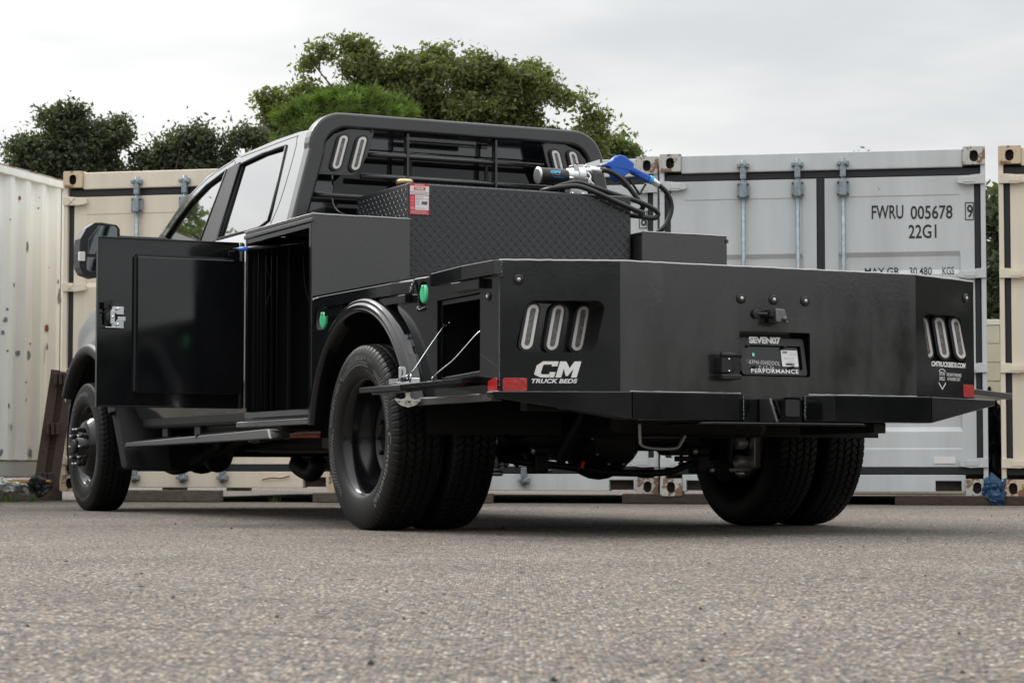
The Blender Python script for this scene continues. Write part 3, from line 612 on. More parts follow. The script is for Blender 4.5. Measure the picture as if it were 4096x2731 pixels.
# --- bed deck
def prism(out, z0, z1): return MB().plate([out], lambda u, v, d: (u, v, z0+d), z1-z0)
deck_out = [(-W+.004, CY), (-CXN, .004), (CXN, .004), (W-.004, CY), (W-.004, 2.170), (.628, 2.170), (.628, 3.10), (-.628, 3.10), (-.628, 2.170), (-W+.004, 2.170)]
prism(deck_out, 1.035, ZT-.003).build('bed_deck', powder, T)
# --- rear panel with number-plate recess
rp = MB().plate([[(-CXN, ZB-.02), (CXN, ZB-.02), (CXN, ZT), (-CXN, ZT)], rrect(.334, .178, .008, 3, .009, .722)], ZD, .01).build('rear_panel', satin, T)
rc = MB(); x0, x1, z0, z1 = -.158, .176, .633, .811
rc.box((x0-.004, .075, z0-.004), (x1+.004, .08, z1+.004)); rc.box((x0-.004, .011, z0-.004), (x0, .0745, z1+.004)); rc.box((x1, .011, z0-.004), (x1+.004, .0745, z1+.004)); rc.box((x0, .011, z1), (x1, .0745, z1+.004)); rc.box((x0, .011, z0-.004), (x1, .0745, z0))
rc.build('plate_recess', powder, T)
def PL(u, v, d):      # leaning plate plane, u from its left edge, v from its bottom, d out towards the viewer
    return (-.143+u, .014+.028*v/.148-d, .640+v)
MB().plate([rrect(.30, .146, .008, 3, .150, .073)], lambda u, v, d: PL(u, v, -d), .004).build('number_plate_backing', powder, T)
pf = MB(); pf.plate([rrect(.308, .150, .012, 4, .152, .073), rrect(.262, .096, .006, 3, .156, .069)], lambda u, v, d: PL(u, v, .006+d*1.0), .007)
pf = pf.build('plate_frame', plastic, T, .0015)
text('SEVEN07', lambda u, v, d: PL(.045+u, .124+v, d+.0145), .150, .028, 'lettering', whited, pf, bold=.05, spacing=.92, depth=0)
text('PERFORMANCE', lambda u, v, d: PL(.040+u, .006+v, d+.0145), .224, .017, 'lettering', whited, pf, bold=.025, spacing=1.15, depth=0)
for u, v in ((.036, .112), (.210, .112), (.060, .030), (.238, .032)): MB().cyl(PL(u, v, .006), PL(u, v, .022), .0055, n=10).build('screw', blackp, pf, .001)
MB().plate([rrect(.012, .015, .006, 4, .066, .080)], lambda u, v, d: PL(u, v, .003), 0).build('mint_dot', mint, pf, recalc=False)
st = MB().plate([rrect(.078, .066, .003, 2, .236, .068)], lambda u, v, d: PL(u+.0*v, v, .0035-d), .0008).build('bed_sticker', whitep, pf)
smb = MB()
text('CM', lambda u, v, d: PL(.205+u, .088+v, .0042), .022, .008, bold=.05, shear=.3, mb=smb)
for k, (s_, u, v, w) in enumerate((('Manufactured by', .243, .086, .026), ('Lubbock Manufacturing LLC', .236, .081, .035), ('17 Tide Rudo, Kingston, OK 73439', .210, .069, .045), ('580-564-3737   www.cmtruckbeds.com', .208, .063, .05), ('VIN 10394603450', .222, .053, .03))): text(s_, lambda a, b, d, u=u, v=v: PL(u+a, v+b, .0042), w, .0028, mb=smb, res=1)
for i in range(26):
    w = .0006+.0009*random.random(); u = .214+i*.0016; smb.add([PL(u, .040, .0042), PL(u+w, .040, .0042), PL(u+w, .049, .0042), PL(u, .049, .0042)], [(0, 1, 2, 3)])
tag(smb.build('sticker_print', blackp, pf, recalc=False), kind='stuff')
text('SK-03946·034SDDOL', lambda u, v, d: PL(.014+u, .044-.035*u+v, .0033), .172, .016, 'handwriting', whited, pf, bold=-.012, shear=.25)
text('7-13-26', lambda u, v, d: PL(.082+u, .022-.02*u+v, .0033), .075, .014, 'handwriting', whited, pf, bold=-.012, shear=.25)
# --- three marker lamps, camera, trailer socket
def marker(p, n_, sc_=1):
    p = Vector(p); n_ = Vector(n_).normalized()
    a = MB().lathe([(0, .021*sc_), (.004, .021*sc_), (.007, .016*sc_), (.008, .012*sc_)], p, n_, 20).build('marker_lamp', plastic, T)
    MB().lathe([(.006, .0085*sc_), (.009, .0075*sc_), (.0115, .0045*sc_), (.0125, 0)], p, n_, 16).build('lens', calm, a); return a
for x in (-.15, .002, .152): marker((x, 0, .940), (0, -1, 0))
cm_ = MB(); cm_.cyl((-.082, 0, .880), (-.082, -.014, .880), .019); cm_.cyl((-.082, -.006, .880), (-.03, -.035, .880), .007); cm_.box((-.046, -.055, .868), (-.022, -.018, .892))
cm_ = cm_.build('reversing_camera', plastic, T, .002)
ch = MB().hexa([(-.030, -.075, .843), (.030, -.075, .838), (.034, -.012, .846), (-.034, -.012, .846), (-.026, -.062, .903), (.020, -.060, .900), (.026, -.010, .902), (-.030, -.010, .902)]).build('camera_housing', satin2, cm_, .008, 3)
MB().cyl((.006, -.074, .858), (.006, -.079, .857), .011, n=16).build('camera_lens', glassm, cm_)
sk = MB(); sk.box((-.272, -.052, .640), (-.222, -.0, .705)); sk.box((-.272, -.055, .615), (-.180, -.0, .636)); sk.box((-.262, -.030, .648), (-.180, -.0, .700))
sk = sk.build('trailer_socket', plastic, T, .005)
MB().plate([[(-.227, .655), (-.215, .643), (-.190, .643), (-.178, .655), (-.178, .685), (-.190, .700), (-.215, .700), (-.227, .685)]], lambda u, v, d: (u, -.052+d, v), .012).build('socket_lid', trim, sk, .003)
MB().lathe([(0, .0150), (.002, .0150), (.002, .0128), (0, .0128)], (-.2025, -.052, .671), (0, -1, 0), 20, cap=False).build('lid_ring', blackp, sk)
for k in range(4):
    a = R(45+90*k); MB().beam((-.2025+math.cos(a)*.014, -.0525, .671+math.sin(a)*.014), (-.2025+math.cos(a)*.024, -.0525, .671+math.sin(a)*.024), .002, .002, (0, 1, 0)).build('lid_groove', blackp, sk)
MB().cyl((-.272, -.048, .712), (-.182, -.048, .712), .0105).build('spring_bar', plastic, sk)
for q in ((-.240, -.053, .695), (-.240, -.053, .648)): MB().cyl(q, (q[0], q[1]-.004, q[2]), .004, n=8).build('screw', chrome, sk)
# --- chamfered corner panels
tn = Vector((W-CXN, -CY, 0)).normalized()
def corner(s):
    def M(u, v, d):      # u from the outer edge, d inwards (forward)
        x = -W+tn.x*u+.376*d; y = CY+tn.y*u+.927*d
        return (x if s < 0 else -x, y, v)
    L_ = math.hypot(W-CXN, CY)
    hole_ = rrect(.310, .200, .040, 6, .236, .812, .22)
    p = MB().plate([[(0, ZB-.02), (L_, ZB-.02), (L_, ZT), (0, ZT)], hole_], M, .008).build('corner_panel', gloss2 if s < 0 else powder, T)
    lm = MB(); k = len(hole_)
    vs = [M(a, b, .007) for a, b in hole_]+[(M(a, b, 0)[0], .172, b) for a, b in hole_]
    lm.add(vs, [(i, (i+1) % k, k+(i+1) % k, k+i) for i in range(k)])
    lm.build('lamp_housing', dark, T, recalc=False)
    xx = [s*v for v in (-1.10, -.70)]; MB().box((min(xx[0]*-1, xx[1]*-1), .1725, .70), (max(xx[0]*-1, xx[1]*-1), .178, .935)).build('lamp_backplate', powder, T)
    return M
ML = corner(-1); MRr = corner(1)
def oval_lamp(x, y, z, sk_, w=.046, h=.190, n_led=5, parent=T):
    """slanted oval lamp facing the rear"""
    g_ = MB().plate([stadium(w+.026, h+.024, x, z, sk_)], lambda u, v, d: (u, y-.014+d, v), .016).build('tail_lamp', plastic, parent, .004, 3)
    MB().plate([stadium(w+.004, h+.004, x, z, sk_), stadium(w-.020, h-.022, x, z, sk_)], lambda u, v, d: (u, y-.019+d, v), .008).build('lamp_ring', ringm, g_, .0015)
    MB().plate([stadium(w-.021, h-.023, x, z, sk_)], lambda u, v, d: (u, y-.017+d, v), .006).build('lens', lens, g_)
    for i in range(n_led):
        for q in (-1, 1):
            if i == n_led-1 and q > 0: pass
            zz = z+(i-(n_led-1)/2)*(h-.055)/(n_led-1)+q*.004; xl = x+sk_*(zz-z)+q*.0052
            MB().lathe([(0, .0052), (.0012, .0046), (.0016, .002), (.0005, 0)], (xl, y-.0165, zz), (0, -1, 0), 10).build('led', lens if (i*3+q+int(abs(x)*90)) % 6 else amber, g_)
    return g_
for x in (1.010, .900, .790): oval_lamp(-x, .170, .811, .20, .044, .170)
for x in (1.030, .943, .858): oval_lamp(x, .170, .820, -.20, .044, .166)
n_l = (-.376, -.927, 0)
marker(ML(.074, .992, 0), n_l); marker(MRr(.069, .992, 0), (.376, -.927, 0)); marker((-W, .270, .932), (-1, 0, 0), .85)
# reflectors
MB().plate([rrect(.094, .052, .008, 4, .060, .587)], lambda u, v, d: ML(u, v, -.003+d), .003).build('reflector', redr, T, .001)
MB().plate([rrect(.088, .054, .008, 4, .050, .597)], lambda u, v, d: MRr(u, v, -.003+d), .003).build('reflector', redr, T, .001)
MB().plate([[(.190, .562), (.272, .562), (.272, .600), (.262, .606), (.200, .616), (.190, .606)]], lambda u, v, d: (-W-.003+d, u, v), .003).build('reflector', redr, T, .001)
# decals
def Lm(u0, v0): return lambda u, v, d: ML(u0+u, v0+v, -.0012)
def letter_C(lw):   # blocky slanted C with a gap, drawn as one loop
    return [(.025, .0), (.0, .012), (.0, .046), (.018, .062), (.072, .062), (.072, .043), (.052, .043), (.052, .050), (.026, .050), (.022, .046), (.022, .016), (.028, .012), (.052, .012), (.052, .021), (.072, .021), (.072, .0)]
def dec(loop, u0, v0, m, sh=.30, nm='lettering', k=1.0, kk=1.0):
    MB().plate([[(u0+a*k+sh*b*kk, v0+b*kk) for a, b in loop]], lambda u, v, d: ML(u, v, -.0012), 0).build(nm, m, T, recalc=False)
dec(letter_C(0), .130, .615, worn, k=1.12)
dec([(.0, 0), (.0, .062), (.024, .062), (.044, .036), (.056, .062), (.082, .062), (.082, 0), (.060, 0), (.060, .034), (.046, .006), (.038, .006), (.022, .034), (.022, 0)], .216, .615, whited)
text('TRUCK BEDS', Lm(.124, .593), .178, .017, 'lettering', whited, T, bold=.035, shear=.25, depth=0)
def Rm(u0, v0): return lambda u, v, d: MRr(u0-u, v0+v, -.0012)
text('CMTRUCKBEDS.COM', Rm(.349, .693), .276, .022, 'lettering', whited, T, bold=.04, shear=.2, depth=0)
text('EPOXI', Rm(.286, .657), .043, .016, 'lettering', whited, T, bold=.01, depth=0); text('SHIELD', Rm(.286, .636), .043, .016, 'lettering', whited, T, bold=.01, depth=0)
text('THE NEW STANDARD', Rm(.231, .655), .122, .014, 'lettering', whited, T, bold=.01, depth=0); text('IN POWDER COAT', Rm(.222, .637), .104, .014, 'lettering', whited, T, bold=.01, depth=0)
sh_ = MB()
for a in range(9): 
    t0, t1 = R(20+a*140/9), R(20+(a+1)*140/9); sh_.add([MRr(.264-math.cos(t)*r_, .668+math.sin(t)*r_*.55, -.0012) for t, r_ in ((t0, .030), (t1, .030), (t1, .025), (t0, .025))], [(0, 1, 2, 3)])
for p in (((.292, .630), (.292, .622), (.264, .596), (.264, .603)), ((.236, .630), (.236, .622), (.264, .596), (.264, .603))): sh_.add([MRr(u, v, -.0012) for u, v in p], [(0, 1, 2, 3)])
sh_.build('shield_emblem', whited, T, recalc=False)
# --- side panels
def arc(cy, cz, r, a0, a1, n): return [(cy+r*math.cos(R(a0+(a1-a0)*i/n)), cz+r*math.sin(R(a0+(a1-a0)*i/n))) for i in range(n+1)]
AY, AZ = 1.47, .385
for s in (-1, 1):
    SD = lambda u, v, d, s=s: (s*(W-d), u, v)
    a_ = arc(AY, AZ, .565, 11, 169, 36)
    outl = [(CY, .54), (CY, 1.050), (2.175, 1.050), (2.175, .49), (2.03, .49)]+a_[::-1][:-1]+[(a_[0][0], .54)] if False else None
    lo = [(CY, .545), (CY, 1.050), (2.172, 1.050), (2.172, .50), (AY+.565*math.cos(R(12)), .50)]+arc(AY, AZ, .565, 12, 163, 36)+[(AY+.565*math.cos(R(163)), .53)]
    holes = []
    if s < 0: holes = [[(.350, .628), (.350, .953), (.757, .948), (.757, .612)], rrect(.100, .110, .048, 6, .897, .985), rrect(.17, .108, .05, 6, 2.055, .955)]
    MB().plate([lo]+holes, SD, .006).build('side_panel', powder, T)
    # wheel-arch flare: rounded band with ribs
    prof = [(.628, .0), (.622, .030), (.612, .052), (.606, .055), (.602, .052), (.594, .062), (.584, .066), (.576, .062), (.572, .066), (.562, .064), (.556, .055), (.553, .030), (.553, .0)]
    vs = []; fs = []; k = len(prof); st_ = 48
    for i in range(st_+1):
        a = R(8+(166-8)*i/st_)
        for r_, dx in prof: vs.append((s*(W+dx+.001), AY+r_*math.cos(a), AZ+r_*math.sin(a)))
    for i in range(st_):
        for j in range(k-1): fs.append((i*k+j, i*k+j+1, (i+1)*k+j+1, (i+1)*k+j))
    MB().add(vs, fs, 0, True).build('wheel_arch_flare', powder, T)
    # wheel well liner
    vs = []; fs = []
    for i in range(st_+1):
        a = R(2+176*i/st_)
        for xx in (W-.006, .50): vs.append((s*xx, AY+.60*math.cos(a), AZ+.60*math.sin(a)))
    for i in range(st_): fs.append((2*i, 2*i+1, 2*i+3, 2*i+2))
    MB().add(vs, fs, 0, True).build('wheel_well', dark, T, recalc=False)
    # rub rails
    for pts in ([(1.995, 0), (1.985, .040), (1.139, .040), (.996, 0)], [(.828, 0), (.434, .040), (.150, .040), (.150, 0)]):
        if s > 0 and pts[0][0] < 1: continue
        z0, z1 = (.995, 1.047) if pts[0][0] > 1 else (1.008, 1.064)
        MB().plate([[(y, d) for y, d in pts]], lambda u, v, d, s=s: (s*(W+v+.001), u, z0+d), z1-z0).build('rub_rail', powder, T, .003)
    for y0, y1, z0, z1 in ((1.02, 1.30, .958, .992), (.30, .56, .966, 1.004), (1.72, 1.94, .955, .992)):
        if s > 0: continue
        MB().box((s*(W+.001), y0, z0), (s*(W+.030), y1, z1)).build('stake_pocket', powder, T, .003)
    # lower side ledge and front skirt
    MB().box((s*(W-.02), .19, .524), (s*(W+.028), 1.03, .552)).build('side_ledge', satin2, T, .003)
    MB().box((s*(W-.02), 2.16, .470), (s*(W+.022), 3.16, .494)).build('box_sill', satin2, T, .003)
# weld beads
def beads(p, q, n, r, name='weld_bead', m=weld):
    mb = MB(); p, q = Vector(p), Vector(q)
    for i in range(n):
        c = p.lerp(q, (i+.5)/n); mb.ball(c+Vector((random.uniform(-1, 1), random.uniform(-1, 1), random.uniform(-1, 1)))*r*.25, r*random.uniform(.8, 1.15), n=8)
    return tag(mb.build(name, m, T, recalc=False), kind='stuff')
beads((-W-.002, .158, 1.0), (-W-.002, .158, 1.062), 12, .008); beads((-W-.02, .985, .996), (-W-.004, .985, 1.045), 9, .007)
beads((-W, CY-.002, .58), (-W, CY-.002, 1.06), 60, .0032)
# thin pale bead along the edges: light catching them, put in as colour
def edge(pts, r=.0035, m=highlight_bead):
    mb = MB(); P = []
    for a, b in zip(pts[:-1], pts[1:]):
        a, b = Vector(a), Vector(b); n = max(2, int((b-a).length/.03))
        for i in range(n): P.append(a.lerp(b, i/n)+Vector((random.uniform(-1, 1), random.uniform(-1, 1), random.uniform(-1, 1)))*.0009)
    P.append(Vector(pts[-1])); return mb.tube(P, r, 6, res=1).build('highlight_bead', m, T)
edge([(-W, CY, ZT), (-CXN, 0, ZT), (CXN, 0, ZT), (W, CY, ZT)])
edge([(-W-.001, 2.15, 1.050), (-W-.001, .99, 1.050)], .003); edge([(-W, .98, 1.052), (-W-.0, .84, 1.052)], .003)
edge([(-W-.026, 1.02, .553), (-W-.026, .30, .553)], .0025); edge([(-W-.02, 3.14, .495), (-W-.02, 2.17, .495)], .0025)
edge([(-.66, -.012, .5625), (-.16, -.012, .5625)], .0028); edge([(.16, -.012, .5625), (.69, -.012, .5625)], .0028)
# hatch interior, frame and folded-down hatch door
hi = MB(); hi.box((-.62, .34, .60), (-.60, .77, .97)); hi.box((-W+.007, .34, .965), (-.60, .77, .975)); hi.box((-W+.007, .34, .60), (-.60, .77, .610)); hi.box((-W+.007, .335, .60), (-.60, .345, .97)); hi.box((-W+.007, .765, .60), (-.60, .775, .97))
hi.build('hatch_compartment', inner, T)
hf = MB().plate([[(.352, .630), (.352, .951), (.755, .946), (.755, .615)], [(.372, .648), (.372, .930), (.735, .928), (.735, .634)]], lambda u, v, d: (-W+.012+d, u, v), .012).build('hatch_frame', powder, T, .002)
zi, zo = .626, .588
hd = MB().hexa([(-W-.004, .345, zi-.022), (-W-.34, .345, zo-.022), (-W-.34, .762, zo-.022), (-W-.004, .762, zi-.022), (-W-.004, .345, zi), (-W-.34, .345, zo), (-W-.34, .762, zo), (-W-.004, .762, zi)]).build('hatch_door', powder, T, .003)
MB().hexa([(-W-.03, .38, zi-.034), (-W-.30, .38, zo-.030), (-W-.30, .73, zo-.030), (-W-.03, .73, zi-.034), (-W-.03, .38, zi-.023), (-W-.30, .38, zo-.018), (-W-.30, .73, zo-.018), (-W-.03, .73, zi-.023)]).build('hatch_stiffener', powder, hd, .003)
hd2 = MB().hexa([(W+.004, .345, zi-.022), (W+.34, .345, zo-.015), (W+.34, .762, zo-.015), (W+.004, .762, zi-.022), (W+.004, .345, zi), (W+.34, .345, zo+.010), (W+.34, .762, zo+.010), (W+.004, .762, zi)]).build('hatch_door', satin2, T, .003)
# hatch latch
hl = MB(); hl.plate([rrect(.030, .062, .008, 4, -1.425, .629), stadium(.008, .028, -1.425, .636)], lambda u, v, d: (u, .43+d, v), .004); hl.box((-1.452, .425, .592), (-1.398, .50, .600)); hl.box((-1.452, .425, .600), (-1.446, .50, .612)); hl.box((-1.404, .425, .600), (-1.398, .50, .612))
hl = hl.build('hatch_latch', zinc, T, .001)
MB().cyl((-1.420, .43, .612), (-1.416, .40, .612), .0095).build('latch_knob', blackp, hl, .001)
MB().cyl((-1.418, .402, .612), (-1.417, .398, .612), .0045, n=6).build('knob_screw', chrome, hl)
MB().box((-1.395, .44, .594), (-1.345, .50, .618)).build('latch_strike', zinc, hl, .003); MB().box((-1.345, .45, .594), (-1.325, .50, .598)).build('strike_tab', zinc, hl)
MB().cyl((-1.388, .44, .60), (-1.388, .43, .632), .003, n=8).build('latch_pin', zinc, hl)
# T-handle hanging under the hatch door
def TH(u, v, d): return (-1.372+u, .50-d, .562+v)
th_l = [(-.010, .010), (-.008, -.010), (-.014, -.022), (-.030, -.026), (-.056, -.022), (-.050, -.034), (-.030, -.050), (0, -.058), (.030, -.050), (.050, -.034), (.056, -.022), (.030, -.026), (.014, -.022), (.008, -.010), (.010, .010)]
sl = [[(x+q, -.030-.002*abs(i)), (x+q+.003*sg, -.036), (x+q, -.042+.002*abs(i)), (x+q-.0035*sg, -.036)] for sg, xs in ((-1, (-.043, -.036, -.029)), (1, (.043, .036, .029))) for i, x in enumerate(xs) for q in (0,)]
th = MB().plate([th_l]+sl, TH, .004).build('tee_handle', steel, T, .001)
text('CM', lambda u, v, d: TH(-.013+u, -.043+v, -.0008+.0), .026, .010, 'lettering', trim, th, bold=.03, shear=.3); text('TRUCK BEDS', lambda u, v, d: TH(-.018+u, -.049+v, -.0008), .036, .0035, 'lettering', trim, th, res=1)
for v_ in (1,):
    text('CM', lambda u, v, d: TH(-.013+u, -.042+v, .0048), .026, .011, 'lettering', trim, th, bold=.03, shear=.3); text('TRUCK BEDS', lambda u, v, d: TH(-.018+u, -.049+v, .0048), .036, .004, 'lettering', trim, th, res=1)
# stay cables
for p in ([(-1.08, .748, .858), (-1.13, .70, .835), (-1.24, .615, .735), (-1.33, .535, .655), (-1.40, .450, .622)], [(-1.085, .372, .825), (-1.12, .41, .790), (-1.17, .50, .700), (-1.195, .60, .650), (-1.20, .655, .625)]):
    c_ = MB().tube(p, .0022, 7).build('stay_cable', zinc, T); MB().ball(p[0], .007, n=10).build('cable_end', chrome, c_); MB().cyl(p[0], Vector(p[0]).lerp(Vector(p[1]), .5), .0038, n=8).build('ferrule', zinc, c_)
    MB().cyl(p[-1], Vector(p[-1]).lerp(Vector(p[-2]), .25), .0038, n=8).build('ferrule', zinc, c_)
# fuel fillers
for cy_, cz_, rr_ in ((.905, .985, .050), (2.06, .955, .055)):
    f = MB().lathe([(0, .075), (.045, .06), (.046, 0)], (-W+.006, cy_, cz_), (1, 0, 0), 24, cap=False).build('filler_cup', inner, T)
    c_ = MB(); q = cy_-.012 if cy_ < 1 else cy_-.03; zc = cz_ if cy_ < 1 else cz_-.012
    c_.lathe([(0, .038), (-.012, .040), (-.020, .037), (-.023, .030), (-.023, 0)], (-W+.018, q, zc), (1, 0, 0), 24)
    c_ = c_.build('fuel_cap', green, T)
    MB().hexa([(-W-.004, q-.012, zc-.036), (-W+.006, q-.018, zc-.036), (-W+.006, q+.018, zc-.036), (-W-.004, q+.012, zc-.036), (-W-.010, q-.010, zc+.036), (-W+.006, q-.016, zc+.038), (-W+.006, q+.016, zc+.038), (-W-.010, q+.010, zc+.036)]).build('cap_grip', green, c_, .005, 3)
    text('DIESEL', lambda u, v, d, q=q, zc=zc: (-W-.0012, q+.024-v, zc-.020+u), .036, .007, 'lettering', mat('cap_print_%d' % int(cy_*10), (.02, .25, .10), .5), c_)
MB().tube([(-W+.02, .87, .940), (-W-.006, .885, .925), (-W-.010, .905, .920), (-W-.010, .925, .925)], .004, 6).build('cap_tether', plastic, T); MB().cyl((-W-.012, .932, .926), (-W+.002, .932, .926), .010, n=12).build('tether_boss', plastic, T)
# --- bumper
def bump(s):
    o = [(s*.140, -.002), (s*.225, -.100), (s*.697, -.100), (s*.697, -.002)]
    vs = [(x, y, .452) for x, y in o]+[(x, y, .560) for x, y in o]
    MB().hexa(vs).build('bumper_box', powder, T, .004)
    # tapered wing
    a = [(s*.700, -.100), (s*1.187, .110), (s*1.187, .170), (s*.700, -.004)]
    zb = [.452, .535, .540, .452]
    vs = [(x, y, z) for (x, y), z in zip(a, zb)]+[(x, y, .560) for x, y in a]
    MB().hexa(vs).build('bumper_wing', powder, T, .004)
bump(-1); bump(1)
beads((.145, -.006, .46), (.145, -.006, .555), 16, .006); beads((-.145, -.006, .46), (-.145, -.006, .555), 22, .0025, m=highlight_bead)
MB().plate([[(-.40, .20), (-.40, -.09), (-.36, -.135), (.34, -.135), (.385, -.09), (.385, .20)]], lambda u, v, d: (u, v, .436+d), .010).build('bumper_skid_plate', powder, T, .003)
MB().box((-.14, .004, .446), (.14, .014, .545)).build('bumper_web', powder, T)
rc_ = MB().plate([rrect(.082, .082, .012, 4, .0, .503), rrect(.066, .066, .006, 3, .0, .503)], lambda u, v, d: (u, -.128+d, v), .125).build('hitch_receiver', powder, T, .002)
MB().plate([rrect(.090, .090, .016, 5, .0, .503), rrect(.068, .068, .006, 3, 0, .503)], lambda u, v, d: (u, -.134+d, v), .016).build('receiver_collar', powder, rc_, .004)
MB().plate([rrect(.066, .066, .008, 4, .0, .503)], lambda u, v, d: (u, -.138+d, v), .03).build('receiver_plug', plastic, rc_, .004)
MB().hexa([(-.070, -.004, .448), (-.058, -.115, .448), (-.046, -.115, .448), (-.058, -.004, .448), (-.070, -.004, .545), (-.058, -.060, .545), (-.046, -.060, .545), (-.058, -.004, .545)]).build('hitch_gusset', weld, T, .004)
MB().cyl((-.0415, -.07, .503), (-.049, -.07, .503), .008, n=12).build('pin_hole', rustm, T)
# --- front toolboxes
for s in (-1, 1):
    XI = .632; B = lambda x0, x1, y0, y1, z0, z1, nm, m=satin2, bv=.003, s=s: MB().box((s*x0, y0, z0), (s*x1, y1, z1)).build(nm, m, T, bv)
    B(W-.002, XI, 2.178, 2.186, .50, 1.448, 'toolbox_rear_wall')
    B(W, XI, 2.187, 3.105, 1.434, 1.448, 'toolbox_lid')
    B(W+.004, W-.012, 2.170, 3.115, 1.412, 1.432, 'toolbox_lid_lip')
    B(XI+.008, XI, 2.187, 3.105, .50, 1.433, 'toolbox_inner_wall')
    B(W-.002, XI, 3.097, 3.105, .50, 1.433, 'toolbox_front_wall', inner if s < 0 else satin2)
    B(W-.002, XI, 2.187, 3.096, .50, .512, 'toolbox_floor', inner)
    if s < 0:
        B(W, W-.03, 2.187, 2.215, .545, 1.411, 'door_jamb', powder); B(W, W-.03, 3.07, 3.096, .545, 1.411, 'door_jamb', powder); B(W, W-.035, 2.187, 3.096, .513, .545, 'toolbox_threshold', powder); B(W-.002, W-.03, 2.215, 3.07, 1.385, 1.411, 'door_header', powder)
        for x in (.975, 1.005, 1.035, 1.075): B(x+.006, x-.006, 3.05, 3.096, .52, 1.40, 'shelf_upright', powder, .002)
        B(.92, .90, 3.05, 3.09, .52, 1.40, 'shelf_upright', inner, .002)
        MB().tube([(-.86, 3.0, 1.35), (-.84, 3.0, 1.15), (-.80, 2.9, .98), (-.74, 2.7, .90)], .003, 6).build('interior_cable', plastic, T)
        MB().tube([(-1.04, 3.04, 1.28), (-1.015, 3.04, 1.18), (-1.04, 3.04, 1.08)], .0015, 6).build('interior_cable', plastic, T)
    else:
        B(W+.006, W-.006, 2.19, 3.09, .55, 1.41, 'toolbox_door', powder)
edge([(-W-.003, 3.10, 1.449), (-W-.003, 2.178, 1.449), (-.632, 2.178, 1.449)], .003); edge([(.632, 2.178, 1.449), (W, 2.178, 1.449)], .003)
beads((-W, 2.150, 1.045), (-W+.03, 2.168, 1.047), 6, .006, m=highlight_bead)
# --- open toolbox door (hinged at its front edge)
dr = empty('x'); bpy.data.objects.remove(dr)
dr = MB().box((-1.895, 3.085, .562), (-1.150, 3.097, 1.392)).build('toolbox_door_open', powder, T, .003)
tag(dr, 'open door of the front left toolbox')
dm = MB(); dm.box((-1.895, 3.070, .562), (-1.888, 3.084, 1.392)); dm.box((-1.887, 3.070, 1.385), (-1.150, 3.084, 1.392)); dm.box((-1.887, 3.070, .562), (-1.150, 3.084, .569)); dm.build('door_return_flange', powder, dr, .001)
MB().box((-1.700, 3.050, .632), (-1.158, 3.084, 1.300)).build('inner_panel', powder, dr, .004)
MB().box((-1.712, 3.066, .640), (-1.7015, 3.083, 1.300)).build('panel_gap_shade', blackp, dr); MB().box((-1.700, 3.066, 1.3015), (-1.20, 3.083, 1.312)).build('panel_gap_shade', blackp, dr)  # black strips: shade in the groove round the inner panel, put in as colour
MB().cyl((-1.142, 3.10, .565), (-1.142, 3.10, 1.39), .008, n=10).build('hinge_pin', powder, dr)
MB().cyl((-1.165, 3.062, .565), (-1.165, 3.062, 1.39), .012, n=10).build('door_seal', plastic, dr)
lt = MB(); lt.box((-1.860, 3.060, .962), (-1.775, 3.070, 1.062)); lt = lt.build('door_latch', plastic, dr, .003)
for a, b, nm, m in (((-1.828, 3.050, .945), (-1.768, 3.060, .990), 'latch_plate', zinc), ((-1.828, 3.050, 1.012), (-1.768, 3.060, 1.050), 'latch_plate', zinc), ((-1.800, 3.046, .980), (-1.760, 3.058, 1.000), 'latch_arm', zinc), ((-1.838, 3.036, .965), (-1.816, 3.046, 1.030), 'latch_cam', zinc), ((-1.862, 3.040, .945), (-1.790, 3.050, .950), 'latch_plate', zinc), ((-1.838, 3.040, 1.045), (-1.826, 3.052, 1.082), 'latch_rod', plastic), ((-1.868, 3.040, 1.040), (-1.848, 3.052, 1.074), 'latch_rod', plastic), ((-1.87, 3.05, 1.018), (-1.845, 3.06, 1.024), 'latch_rod', plastic)):
    q = MB().box(a, b).build(nm, m, T, .001); q.parent = dr
for x, z in ((-1.827, .998), (-1.802, .962), (-1.802, 1.038)): MB().cyl((x, 3.048, z), (x, 3.030, z), .006, n=10).build('latch_bolt', chrome, dr)
MB().lathe([(0, .030), (.012, .030), (.014, .026)], (-1.83, 3.060, .998), (0, -1, 0), 20).build('latch_dial', plastic, dr)
# gas strut
gs = MB().cyl((-1.21, 3.05, 1.352), (-1.05, 2.86, 1.362), .0105).build('gas_strut', plastic, T); MB().cyl((-1.05, 2.86, 1.362), (-.96, 2.75, 1.372), .0045, n=10).build('strut_rod', satin2, gs)
MB().cyl((-1.188, 3.024, 1.3535), (-1.155, 2.985, 1.3555), .0115).build('blue_tape', bluet, gs); MB().box((-1.24, 3.036, 1.315), (-1.19, 3.049, 1.345)).build('strut_bracket', powder, gs, .002); MB().ball((-.955, 2.745, 1.373), .010).build('ball_stud', plastic, gs)
